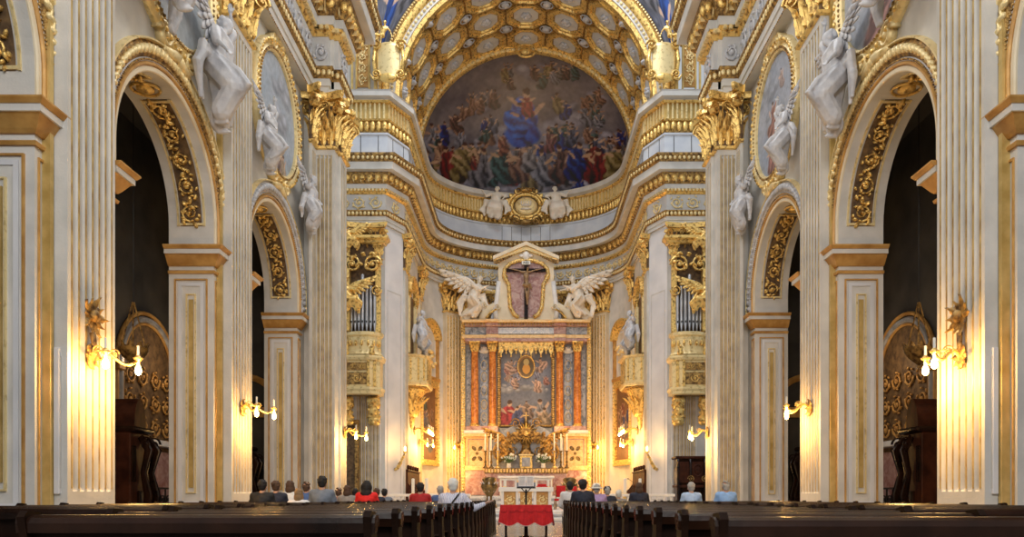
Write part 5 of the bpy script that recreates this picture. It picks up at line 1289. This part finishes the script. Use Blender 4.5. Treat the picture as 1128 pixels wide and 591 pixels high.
# gable
def gab(off, d0, d1, z0, z1, nm, mt, par=alt):
    m = MB(); ax, az = 0, hz(271)-off; ex, ez = hx(541)+off*.6, hz(291)
    P1 = [(ex, ez-z0), (ex, ez+z1), (0, az+z1), (-ex, ez+z1), (-ex, ez-z0), (0, az-z0)]
    m.prism(P1, lambda p: (p[0], -d1, p[1]), lambda p: (p[0], -d0, p[1])); return m.build(nm, mt, par)
gab(.28, .4, 1.5, .12, .12, 'gable_cornice', CREAM); gab(.55, .4, 1.3, .12, .1, 'gable_lower_cornice', GOLDP)
MB().prism([(hx(549), hz(293)), (0, hz(276)), (-hx(549), hz(293))], lambda p: (p[0], -1.0, p[1]), lambda p: (p[0], -.4, p[1])).build('gable_tympanum', CREAM, alt)
g = MB()
for k in range(15):
    for sg in (-1, 1): t = k/15; x = t*hx(545)*sg; z = hz(277)+(hz(295)-hz(277))*t; g.box(x-.06, x+.06, -1.28, -1.0, z-.12, z)
g.build('gable_dentils', GOLDD, alt)
MB().ell((0, -1.1, hz(287)), (.28, .2, .34), 8, 6).ell((.3, -1.1, hz(287)), (.22, .08, .12), 6, 4).ell((-.3, -1.1, hz(287)), (.22, .08, .12), 6, 4).build('cherub_head', WHITEM, alt, smooth='all')
# shaped gilded niche frame
def nich(q):
    L_ = [(0, 291.5), (8, 292), (17, 295), (23, 301), (24, 308), (22, 312), (18.5, 318), (18, 330), (17, 342), (13, 350), (8, 353)]
    out = [(579-x*q, y) for x, y in reversed(L_)] + [(579+x*q, y) for x, y in L_[1:]]; return out
pts = nich(1.0)
MB().prism([(hx(a), hz(b_)) for a, b_ in nich(.98)], lambda p: (p[0], -1.0, p[1]), lambda p: (p[0], -.94, p[1])).build('pink_marble_niche', PINKM, alt)
m = MB(); m.tube([(hx(a), -1.05, hz(b_)) for a, b_ in pts], .14, 8); m.volute((hx(556), -1.05, hz(310)), (1, 0, 0), (0, 0, 1), .2, wdir=(0, 1, 0), wid=.2); m.volute((hx(602), -1.05, hz(310)), (-1, 0, 0), (0, 0, 1), .2, wdir=(0, 1, 0), wid=.2)
m.build('niche_frame', GOLD, alt, smooth='all')
g = MB()
for i in range(len(pts)-1):
    for t in (0, .33, .66): a = pts[i][0]+(pts[i+1][0]-pts[i][0])*t; b_ = pts[i][1]+(pts[i+1][1]-pts[i][1])*t; g.ell((hx(a), -1.18, hz(b_)), .055, 5, 4)
g.build('niche_beading', GOLDP, alt)
for sg in (-1, 1):
    m = MB(); m.tube([(hx(547.5)*sg, -.95, hz(357)), (hx(545.5)*sg, -.95, hz(345)), (hx(548)*sg, -.95, hz(330)), (hx(549.5)*sg, -.95, hz(314))], .09, 6, flat=2); m.build('white_side_scroll', WHITEM, alt, smooth='all')
# crucifix
cr = empty('crucifix', (0, AY-1.0, 0), 0, 'dark wooden crucifix with bronze figure before pink marble in the gabled niche', 'crucifix')
MB().bbox(-.13, .13, -.17, -.05, hz(355), hz(292), .01).build('upright', WOOD, cr); MB().bbox(hx(558), hx(600), -.17, -.05, hz(304.5), hz(301), .01).build('crossbeam', WOOD, cr)
zc = hz(303)
J = dict(pelvis=(.05, -.30, zc-1.05), chest=(0, -.33, zc-.42), head=(.12, -.42, zc+.02), shL=(-.26, -.31, zc-.15), shR=(.26, -.31, zc-.15), elL=(-.62, -.28, zc-.02), elR=(.62, -.28, zc-.02), haL=(-1.12, -.26, zc+.08), haR=(1.12, -.26, zc+.08),
    hipL=(-.08, -.30, zc-1.12), hipR=(.15, -.30, zc-1.12), knL=(.02, -.44, zc-1.75), knR=(.16, -.44, zc-1.72), ftL=(.06, -.28, zc-2.35), ftR=(.1, -.30, zc-2.38))
fm = figure(J); fm.tube([(-.2, -.33, zc-1.05), (.05, -.46, zc-1.12), (.25, -.34, zc-1.0), (.38, -.3, zc-1.35)], [.12, .13, .12, .06], 7)
remeshed(fm, 'christ_figure', nodemat('bronze_skin', (.20, .12, .06), (.42, .28, .15), 5, .4, .2), .03, 1, cr)
MB().bbox(-.3, .3, -.22, -.16, hz(297), hz(293.2), .01).build('titulus', WAX, cr)
def text(s, loc, size, mat, par, rot=(PI/2, 0, 0), ext=.01):
    cu = bpy.data.curves.new('lettering', 'FONT'); cu.body = s; cu.size = size; cu.align_x = 'CENTER'; cu.extrude = ext
    o = bpy.data.objects.new('lettering', cu); COL.objects.link(o); dg = bpy.context.evaluated_depsgraph_get(); me = bpy.data.meshes.new_from_object(o.evaluated_get(dg)); bpy.data.objects.remove(o)
    me.materials.clear(); me.materials.append(mat); o = bpy.data.objects.new('lettering', me); COL.objects.link(o); o.location = loc; o.rotation_euler = rot; o.parent = par; return o
text('INRI', (0, -.235, hz(296.3)), .22, IRON, cr)
statue('marble_angel', (hx(521), AY-.9, hz(333)), 0, 'adore', 2.0, STATW, 'warm white marble angel with raised wing on the left scroll of the altarpiece', 'statue', 1, 1, 21, wl_=1.0)
statue('marble_angel', (hx(637), AY-.9, hz(333)), 0, 'adore', 2.0, STATW, 'warm white marble angel with raised wing on the right scroll of the altarpiece', 'statue', 1, -1, 22, wl_=1.0)
# attic crest with putti over the apse cornice
cs = empty('apse_crest', (0, AZ+AB-.75, 22.25), 0, 'oval gilded crest with carved wreath at the centre of the apse attic', 'crest')
MB().ell((0, -.1, 0), (.85, .22, .68), 18, 8).build('oval_shield', GOLDP, cs, smooth='all')
m = MB()
for q, t in ((1.05, .13), (1.28, .10)): m.tube([(q*math.cos(a), -.2, q*.8*math.sin(a)) for a in [k*PI/14 for k in range(29)]], t, 7)
for k in range(18): a = k*PI/9; m.leaf((1.2*math.cos(a), -.2, .95*math.sin(a)), (math.cos(a), 0, math.sin(a)), (0, -1, 0), .42, .34, .6)
m.build('wreath', GOLD, cs, smooth='all')
m = MB(); m.ell((0, -.3, .0), (.35, .14, .12), 10, 6); 
for k in range(5): m.ell(((k-2)*.17, -.32, .16), (.06, .07, .20), 6, 5)
m.ell((0, -.3, -.25), (.42, .1, .1), 8, 5); m.build('carved_emblem', STATW, cs, smooth='all')
m = MB()
for sg in (-1, 1): m.volute((sg*.75, -.25, -1.05), (sg, 0, 0), (0, 0, 1), .4, wdir=(0, 1, 0), wid=.2); m.volute((sg*.55, -.25, 1.05), (sg, 0, 0), (0, 0, -1), .32, wdir=(0, 1, 0), wid=.2)
m.ell((0, -.3, 1.1), (.5, .2, .2), 10, 6); m.ell((0, -.3, -1.2), (.45, .2, .22), 10, 6); m.build('scrollwork', GOLDD, cs, smooth='all')
for sg, nm in ((-1, 'left'), (1, 'right')):
    statue('stucco_putto', (sg*2.25, AZ+AB-1.15, 22.35), 0, 'putto', 1.5, STATW, 'pale putto holding the %s side of the apse crest' % nm, 'statue', 0, -sg, 40, vox=.025).scale.x *= 1.35
    # gilded cartouches at the arch springing
    cc = empty('gilded_cartouche', (sg*7.55, 41.15, 25.0), 0, 'gilded scroll cartouche with angel at the %s springing of the great arch' % nm, 'cartouche', sc=(sg, 1, 1))
    m = MB(); m.loft([[(-.6+1.2*u, -.25-.18*math.sin(PI*u)+dy, -.8+1.7*v-.1*math.sin(v*6)) for u in [k/8 for k in range(9)]] for dy, v in [(0, k/8) for k in range(9)]]+[[(-.6+1.2*u, -.1, .9) for u in [k/8 for k in range(9)]], [(-.6+1.2*u, -.1, -.8) for u in [k/8 for k in range(9)]]]); m.build('scroll_panel', GOLDP, cc, smooth='all')
    m = MB()
    for a, b_ in ((-1, -1), (-1, 1), (1, -1), (1, 1)): m.volute((a*.68, -.3, b_*.8), (a, 0, 0), (0, 0, b_), .3, wdir=(0, 1, 0), wid=.3)
    for q in (-1, 1): m.tube([(q*.72, -.3, -.7), (q*.82, -.32, 0), (q*.72, -.3, .75)], .1, 6)
    m.ell((0, -.35, -1.0), (.55, .25, .25), 8, 6); m.build('scroll_border', GOLD, cc, smooth='all')
    b_ = remeshed(statue_mesh(POSES['sit'], 50, False), 'gilded_putto', GOLD, .03, 1, cc); b_.location = (.35, -.35, 1.25); b_.scale = (1.0, 1.0, 1.0)
# ---------------------------------------------------------------- altar table zone
st = struct('trim_5'); 
for i, (y0, z1) in enumerate(((32.4, .15), (32.8, .30), (33.2, .45))):
    MB().bbox(-7.0, 7.0, y0, 62 if i == 2 else 41, 0, z1, .02).build('presbytery_step', GREYM if i % 2 else WHITEM, st)
for i, y0 in enumerate((46.4, 46.8, 47.2, 47.6)):
    MB().bbox(-3.6, 3.6, y0, 52.6, .45, .45+.17*(i+1), .02).build('altar_step', WHITEM if i % 2 else GREYM, st)
# low balustrades each side
for sd, nm in ((-1, 'left'), (1, 'right')):
    b = empty('marble_balustrade', (sd*4.6, 33.6, .45), 0, 'low white marble altar rail on the %s of the chancel' % nm, 'balustrade')
    MB().bbox(-2.1, 2.1, -.14, .14, .62, .74, .02).build('rail', WHITEM, b); MB().bbox(-2.1, 2.1, -.14, .14, 0, .1, .02).build('base', WHITEM, b)
    for k in range(13): MB().lathe([(.06, .1), (.05, .16), (.09, .28), (.05, .42), (.04, .5), (.07, .62)], (-1.95+k*.325, 0, 0), 10).build('baluster', WHITEM, b, smooth=True)
hm = empty('high_altar', (0, 49.0, 1.13), 0, 'white marble high altar table with stone panels below the altarpiece', 'altar')
K2 = 48.6/820
MB().bbox(-31*K2, 31*K2, -.45, .5, 1.15, 1.30, .03).build('altar_slab', WHITEM, hm); MB().bbox(-29*K2, 29*K2, -.3, .5, 0, 1.15, .03).build('altar_body', WHITEM, hm)
for x0, x1 in ((-1.6, -.75), (-.6, .6), (.75, 1.6)): MB().bbox(x0, x1, -.34, -.28, .2, 1.0, .01).build('front_panel', PINKM if x0 != -.6 else YELM, hm)
gr = empty('altar_gradine', (0, 50.4, 1.13), 0, 'gold patterned altar shelf running behind the high altar', 'shelf')
MB().bbox(-2.75, 2.75, -.6, .3, 0, 1.5, .02).build('shelf_body', PINKM, gr); MB().bbox(-2.8, 2.8, -.66, .32, 1.5, 1.85, .02).build('patterned_shelf', GOLDD, gr)
for k in range(28): MB().bbox(-2.72+k*.2, -2.60+k*.2, -.70, -.65, 1.56, 1.79, .01).build('shelf_tile', GOLD if k % 2 else YELM, gr)
GZ = 1.13+1.85
# shrine with tabernacle and angels
tb = empty('tabernacle', (0, 50.4, GZ), 0, 'small gilded tabernacle with framed door at the centre of the altar shelf', 'tabernacle')
MB().bbox(-.42, .42, -.3, .3, 0, .85, .02).build('body', GOLD, tb); MB().bbox(-.27, .27, -.34, -.29, .12, .72, .01).build('door', GREYM, tb); MB().bbox(-.5, .5, -.38, .35, .85, .95, .02).build('cornice', GOLDP, tb)
MB().lathe([(.45, 0), (.38, .12), (.2, .3), (.05, .4), (0, .42)], (0, 0, .95), 4, a0=PI/4).build('roof', GOLDD, tb)
sh = empty('bronze_reliquary', (0, 51.0, GZ+.9), 0, 'ornate dark gilded bronze shrine of scrolls and rays rising above the tabernacle', 'shrine')
m = MB().lathe([(.55, 0), (.6, .1), (.35, .35), (.28, .7), (.5, 1.1), (.6, 1.5), (.4, 1.9), (.2, 2.1), (.1, 2.5), (0, 2.6)], (0, 0, 0), 14, 1, .6)
for k in range(16): a = k*PI/8; m.leaf((.25*math.cos(a), -.35, 1.5+.25*math.sin(a)), (math.cos(a), 0, math.sin(a)), (0, -1, 0), .6, .2, .4)
m.build('shrine_body', BRONZE, sh, smooth='all')
m = MB()
for k in range(20): a = k*PI/10; m.tube([(.3*math.cos(a), -.45, 1.5+.3*math.sin(a)), ((.62+.15*(k % 2))*math.cos(a), -.45, 1.5+(.62+.15*(k % 2))*math.sin(a))], [.04, .01], 4)
m.ell((0, -.5, 1.5), (.2, .08, .2), 10, 6); m.tube([(0, -.4, 2.3), (0, -.4, 2.95)], .035, 5); m.tube([(-.2, -.4, 2.7), (.2, -.4, 2.7)], .035, 5); m.build('sunburst', GOLD, sh)
m = MB()
for sg in (-1, 1):
    for k, (a, b_, r_) in enumerate(((.9, .3, .4), (1.25, .8, .35), (.8, 1.1, .3), (.7, 2.2, .35))): m.volute((sg*a, -.2, b_), (sg, 0, 0), (0, 0, 1 if k % 2 else -1), r_, wdir=(0, 1, 0), wid=.25)
m.build('scrolls', GOLDD, sh, smooth='all')
m = MB(); n = 16
m.prism([(-1.9, -.9)]+[(-1.9*math.cos(PI*k/n), 1.0+1.2*math.sin(PI*k/n)) for k in range(n+1)]+[(1.9, -.9)], lambda p: (p[0], .3, p[1]), lambda p: (p[0], .45, p[1])); m.build('dark_backing', GREYM, sh)
for sg, nm in ((-1, 'left'), (1, 'right')):
    statue('bronze_angel', (sg*1.55, 50.5, GZ+1.45), 0, 'adore', 1.35, GOLDD, 'kneeling gilded bronze angel on the %s of the shrine' % nm, 'statue', 2, -sg, 51, vox=.03, wl_=.9)
    for k, px in enumerate((1.9, 2.35, 2.75)):
        x = sg*px; c = empty('candlestick', (x, 50.15, GZ), 0, 'tall candlestick with white candle on the altar shelf, %s from the %s end' % (('third', 'second', 'first')[k], nm), 'candlestick', 'candlesticks on the altar shelf')
        MB().lathe([(.2, 0), (.18, .06), (.08, .14), (.05, .3), (.10, .42), (.05, .52), (.045, .85), (.09, .95), (.04, 1.05), (.12, 1.15), (.13, 1.18), (0, 1.2)], seg=12).build('stem', BRONZE if k else GOLD, c, smooth='all')
        MB().lathe([(.045, 1.18), (.045, 2.3), (.0, 2.34)], seg=10).build('candle', WAX, c)
    f = empty('flower_arrangement', (sg*1.15, 49.9, GZ), 0, 'bouquet of white flowers with green leaves, %s of the tabernacle' % nm, 'flowers', 'bouquets')
    MB().lathe([(.12, 0), (.16, .1), (.12, .25), (.15, .32), (.1, .33)], seg=14).build('vase', WHITEM, f, smooth='all'); rnd = random.Random(5+sg)
    lf = MB(); pt = MB()
    for k in range(34):
        d = Vector((rnd.gauss(0, .45), rnd.gauss(0, .3), rnd.uniform(.3, 1.1))).normalized(); e = Vector((0, 0, .3))+d*rnd.uniform(.35, .72)
        lf.tube([(0, 0, .3), tuple(e)], .008, 3); lf.leaf(e*.7+Vector((0, 0, .05)), d, d.cross(Vector((0, 1, 0))) if abs(d.y) < .9 else (1, 0, 0), .28, .10, .5)
        if k < 24:
            for q in range(5): pt.ell(e+Vector((.045*math.cos(q*1.26), -.02, .045*math.sin(q*1.26))), (.04, .02, .04), 5, 3)
    lf.build('foliage', GREEN, f); pt.build('petals', PETAL, f, smooth='all')
    plight((sg*4.2, 50.6, 2.6), 60, .2)  # this and the next light are added for altar glow, without a lamp
    plight((sg*2.2, 49.6, 6.2), 90, .2)
# freestanding altar
K3 = 35.4/820
ma = empty('freestanding_altar', (0, 35.6, .45), 0, 'white marble table altar with gilded front panels, behind the red draped table', 'altar')
MB().bbox(-29*K3, 29*K3, -.45, .45, .93, 1.05, .02).build('altar_top', WHITEM, ma)
for x in (-1.12, -.42, .42, 1.12): MB().bbox(x-.07, x+.07, -.36, .36, 0, .93, .02).build('altar_post', WHITEM, ma)
for x in (-.77, 0, .77):
    o = MB().bbox(x-.28, x+.28, -.3, -.26, .08, .88, .01).build('gilded_front_panel', OCHRE, ma); r_ = MB(); r_.join(scrolls(.5, .7, .03, 6), lambda p: (x-.25+p[0], -.3-p[2], .12+p[1])); r_.build('panel_carving', GOLDP, o, smooth='all')
cl = MB(); sweep(cl, [(-1.27, .46), (-1.27, -.47), (1.27, -.47), (1.27, .46)], [(0, 1.06), (.02, 1.06), (.02, .86), (0, .86)], -1); cl.box(-1.27, 1.27, -.47, .46, 1.055, 1.07)
c = empty('altar_cloth', (0, 35.6, .45), 0, 'white linen cloth covering the freestanding marble altar', 'altar cloth'); cl.build('linen', WHITEC, c)
for k, (x, lab) in enumerate(((-1.0, 'left end'), (1.05, 'right end'))):
    c = empty('altar_candle', (x, 35.4, 1.52), 0, 'short thick white candle at the %s of the freestanding altar' % lab, 'candle')
    MB().lathe([(.07, 0), (.07, .35), (.05, .36), (.0, .35)], seg=14).build('wax', WAX, c, smooth=True); MB().lathe([(.09, 0), (.09, .02), (.07, .03)], seg=14).build('dish', GOLD, c); MB().tube([(0, 0, .35), (0, 0, .39)], .006, 4).build('wick', IRON, c)
bk = empty('red_book', (.75, 35.3, 1.52), .1, 'thick red missal lying on the freestanding altar, with a red cushion', 'book')
MB().bbox(-.26, .26, -.18, .18, .0, .05, .02).build('cushion', REDC, bk); MB().bbox(-.2, .2, -.14, .14, .05, .14, .01).build('cover', REDC, bk); MB().bbox(-.19, .205, -.13, .13, .065, .125, .005).build('pages', WAX, bk)
# lectern with open book (pale card) in front of the altar
lc = empty('lectern', (0.0, 19.2, 0), 0, 'dark iron lectern on a slim pole behind the red draped table', 'lectern')
MB().lathe([(.24, 0), (.22, .03), (.06, .06), (.03, .12), (.025, 1.25)], seg=14).build('pole', IRON, lc, smooth='all')
m = MB(); m.prism([(-.24, 1.27), (.24, 1.27), (.24, 1.31), (-.24, 1.31)], lambda p: (p[0], -.08, p[1]), lambda p: (p[0], .12, p[1]+.12)); m.tube([(-.12, 0, 1.28), (0, 0, 1.14), (.12, 0, 1.28)], .015, 5); m.build('book_rest', IRON, lc)
cd = empty('open_book', (0, 19.15, 1.31), 0, 'white open sheet standing on the lectern in front of the altar', 'book')
for sg in (-1, 1):
    m = MB(); m.loft([[(sg*(.005+.19*u), -.05+.06*v-.025*math.sin(PI*u), .02+.26*v) for u in [k/6 for k in range(7)]] for v in (0, 1)]+[[(sg*(.005+.19*u), -.03+.06*v-.02*math.sin(PI*u), .02+.26*v) for u in [k/6 for k in range(7)]] for v in (1, 0)], False, False); m.build('page', WHITEC, cd)
m = MB()
for k in range(7): m.box(.03, .17, -.075+.0075*k, -.068+.0075*k, .06+.03*k, .066+.03*k).box(-.17, -.03, -.075+.0075*k, -.068+.0075*k, .06+.03*k, .066+.03*k)
m.build('text_lines', GREYM, cd)
# table with red cloth
tt = empty('side_table', (0, 18.5, 0), 0, 'small wooden table standing in the aisle under a red cloth', 'table')
TW = .60
MB().bbox(-TW, TW, -.3, .3, .80, .845, .01).build('table_top', WOOD, tt)
for x in (-.5, .5):
    for y in (-.22, .22): MB().lathe([(.03, 0), (.035, .05), (.022, .1), (.028, .5), (.035, .7), (.035, .80)], (x, y, 0), 10).build('leg', WOOD, tt, smooth=True)
m = MB().lathe([(.16, 0), (.14, .04), (.05, .10), (.04, .4), (.06, .6), (.09, .75), (.12, .8)], (0, 0, 0), 12); m.build('centre_leg', WOOD, tt, smooth=True)
rc = empty('red_tablecloth', (0, 18.5, 0), 0, 'scalloped red velvet cloth with pale fringe draped over the aisle table', 'tablecloth')
def clp(): # perimeter with scallops
    P = []; W_, D_ = .62, .33; seg = []
    for (a, b_), n_ in ((((-W_, D_), (-W_, -D_)), 12), (((-W_, -D_), (W_, -D_)), 40), (((W_, -D_), (W_, D_)), 12), (((W_, D_), (-W_, D_)), 40)):
        for k in range(n_): t = k/n_; seg.append((a[0]+(b_[0]-a[0])*t, a[1]+(b_[1]-a[1])*t, t))
    return seg
P_ = clp(); rows = []
for lv in range(9):
    t = lv/8; row = []
    for i, (x, y, s_) in enumerate(P_):
        nrm = Vector((x/.62 if abs(x) > .615 else 0, y/.33 if abs(y) > .32 else 0)); nrm = nrm.normalized() if nrm.length else Vector((0, -1))
        dr = (.42+.085*abs(math.sin(PI*3*(x+.62)/1.24 if abs(y) > .32 else PI*s_)))*t; wv = .022*t*math.sin(i*1.15)+.012*t*math.sin(i*.45+1)
        row.append((x+nrm.x*(.012+.04*t+wv), y+nrm.y*(.012+.04*t+wv), .855-dr))
    rows.append(row)
m = MB(); m.loft(rows, True); n0 = len(m.v); m.add([(x, y, .855) for x, y, _ in P_], [tuple(range(len(P_)))]); m.build('velvet', REDC, rc, smooth=True)
MB().tube([Vector(p)+Vector((0, 0, -.004)) for p in rows[-1]]+[rows[-1][0]], .008, 5).build('pale_fringe', nodemat('fringe_pink', (.75, .40, .36), rough=.8), rc)
g = MB()
for k in range(6): x = -.55+k*.22; g.tube([(x+.09*math.cos(a), -.372, .73+.05*math.sin(a)) for a in [PI+q*PI/8 for q in range(9)]], .005, 4)
g.build('embroidery', flat('dark_red_thread', (.22, .0, .004)), rc)
# red chairs and ornate stands by the altar
def redchair(x, y, rz, lab):
    r = empty('red_chair', (x, y, .45), rz, lab, 'chair'); MB().bbox(-.27, .27, -.25, .25, .42, .52, .03).build('seat', REDC, r); MB().bbox(-.25, .25, .2, .27, .6, 1.15, .03).build('backrest', REDC, r)
    for a in (-.24, .24):
        for b_ in (-.22, .23): MB().bbox(a-.025, a+.025, b_-.025, b_+.025, 0, .42 if b_ < 0 else 1.2, .005).build('leg', GOLDD, r)
        MB().bbox(a-.03, a+.03, -.25, .22, .68, .72, .01).build('armrest', GOLDD, r)
redchair(1.65, 36.0, -.2, 'red upholstered chair right of the freestanding altar')
redchair(2.35, 38.2, -.2, 'red upholstered chair farther back right of the freestanding altar')
for x, y, lab in ((-2.05, 41.6, 'dark bronze and white carved stand, left of the high altar steps'), (2.5, 42.5, 'dark bronze and white carved stand, right of the high altar steps')):
    r = empty('carved_stand', (x, y, .45), 0, lab, 'stand')
    MB().lathe([(.45, 0), (.4, .15), (.2, .35), (.15, .6), (.38, .95), (.5, 1.2), (.35, 1.45), (.42, 1.6), (.3, 1.7), (0, 1.72)], seg=14).build('stand_body', BRONZE, r, smooth='all')
    m = MB()
    for k in range(8): a = k*PI/4; m.leaf((.3*math.cos(a), .3*math.sin(a), .9), (0, 0, 1), (math.cos(a), math.sin(a), 0), .6, .25, .9); m.volute((.38*math.cos(a), .38*math.sin(a), .5), (math.cos(a), math.sin(a), 0), (0, 0, 1), .14, wid=.08)
    m.build('carved_leaves', WHITEM if x < 0 else GOLDP, r, smooth='all')
# tall white candles on stands
for i, (px, Z_, lab) in enumerate(((455, 34.3, 'tall white candle standing left, nearest the white pier'), (470, 34.6, 'tall white candle standing left, beside the dark red shirt'), (688.5, 34.3, 'tall white candle on gilded stand at right'), (705, 37.5, 'farther white candle at right, over the navy top'))):
    x = (px-579.5)/820*Z_; zt = EYE+(547-527 if i < 3 else 20)/820*Z_+.0; r = empty('floor_candle', (x, Z_, .45), 0, lab, 'candle')
    h = zt-.45; MB().lathe([(.2, 0), (.18, .05), (.06, .12), (.04, .4), (.08, .5), (.04, .6), (.14, .72), (.15, .76), (0, .77)], seg=12).build('stand', GOLD, r, smooth='all')
    MB().lathe([(.075, .76), (.075, h), (.0, h+.03)], seg=12).build('wax', WAX, r)
# presbytery stalls (brown wood) both sides
for sd, nm in ((-1, 'left'), (1, 'right')):
    r = empty('choir_stall', (sd*6.4, 45.5, .45), E90 if sd < 0 else -E90, 'brown wooden choir stalls with carved back on the %s presbytery wall' % nm, 'choir stalls')
    MB().bbox(-2.4, 2.4, .45, .6, 0, 2.1, .03).build('backrest', WOODR, r); MB().bbox(-2.4, 2.4, -.1, .45, .35, .45, .02).build('seat', WOODR, r)
    for k in range(6): x = -2.35+k*.94; MB().prism([(-.15, 0), (.5, 0), (.5, 1.5), (.2, 1.1), (-.05, .9), (-.15, .8)], lambda p: (x-.04, p[0], p[1]), lambda p: (x+.04, p[0], p[1])).build('stall_divider', WOODR, r)
    m = MB(); m.bbox(-2.45, 2.45, .4, .62, 2.1, 2.2, .02)
    for k in range(5): m.volute((-1.9+k*.94, .5, 2.32), (1, 0, 0), (0, 0, 1), .16, wdir=(0, 1, 0), wid=.12)
    m.build('crest_rail', WOODR, r)
# dark carved confessional below the right organ
r = empty('carved_confessional', (9.0, 39.2, 0), 0, 'dark carved wooden confessional below the right organ', 'confessional')
MB().bbox(-1.05, 1.05, -.1, 1.0, .0, 3.05, .03).build('body', WOOD, r); MB().bbox(-1.15, 1.15, -.2, 1.05, 3.05, 3.2, .04).build('cornice', WOODR, r)
MB().bbox(-1.1, 1.1, -.15, 1.02, 1.55, 1.68, .02).build('middle_ledge', WOODR, r)
for x0, x1 in ((-1.0, -.42), (-.32, .32), (.42, 1.0)):
    o = MB().bbox(x0, x1, -.16, -.09, 1.8, 2.9, .02).build('door_panel', WOODR, r); g = MB(); cx = (x0+x1)/2
    if x0 == -.32: g.tube([(cx+.24*math.cos(a), -.18, 2.45+.3*math.sin(a)) for a in [k*PI/8 for k in range(17)]], .04, 6); g.ell((cx, -.18, 2.45), (.16, .05, .2), 8, 6)
    else:
        for k in range(5): g.box(cx-.22+k*.1, cx-.19+k*.1, -.18, -.15, 1.9, 2.8)
    g.build('carving', WOODR, o)
g = MB()
for sg in (-1, 1): g.volute((sg*.35, -.2, 2.0), (sg, 0, 0), (0, 0, 1), .18, wdir=(0, 1, 0), wid=.08)
g.build('scroll_carving', GOLDD, r)
for x in (-1.02, -.38, .38, 1.02): MB().lathe([(.07, 0), (.06, .5), (.07, 1.5), (.06, 2.2), (.08, 3.05)], (x, -.17, 0), 8).build('turned_post', WOOD, r, smooth='all')
# doorway with gilded frame below the left organ
r = empty('dark_portal', (-9.95, 41.1, 0), 0, 'tall dark doorway with gilded surround below the left organ', 'doorway')
MB().bbox(-.55, .55, -.04, .06, 0, 5.0, .01).build('opening', DARKG, r)  # flat dark panel painted as the doorway's shaded depth
for x in (-.62, .62): MB().bbox(x-.1, x+.1, -.2, .06, 0, 5.0, .02).build('door_jamb', GOLDD, r)
MB().bbox(-.75, .75, -.25, .06, 5.0, 5.3, .03).build('door_lintel', GOLDD, r)
# microphone on a stand right
r = empty('microphone_stand', (4.9, 34.2, .45), 0, 'thin black microphone stand by the right altar rail', 'microphone')
MB().lathe([(.14, 0), (.13, .03), (.012, .05), (.012, 1.3)], seg=10).build('stand', IRON, r); MB().tube([(0, 0, 1.3), (-.2, -.1, 1.42)], .01, 5).ell((-.23, -.12, 1.44), (.03, .03, .03), 6, 5).build('microphone', IRON, r)

# unseen warm point lights added to brighten the aisle chapels
for sd in (-1, 1):
    for y in (17.5, 24.9): plight((sd*11.5, y, 5.6), 26, .2, (1, .72, .45))
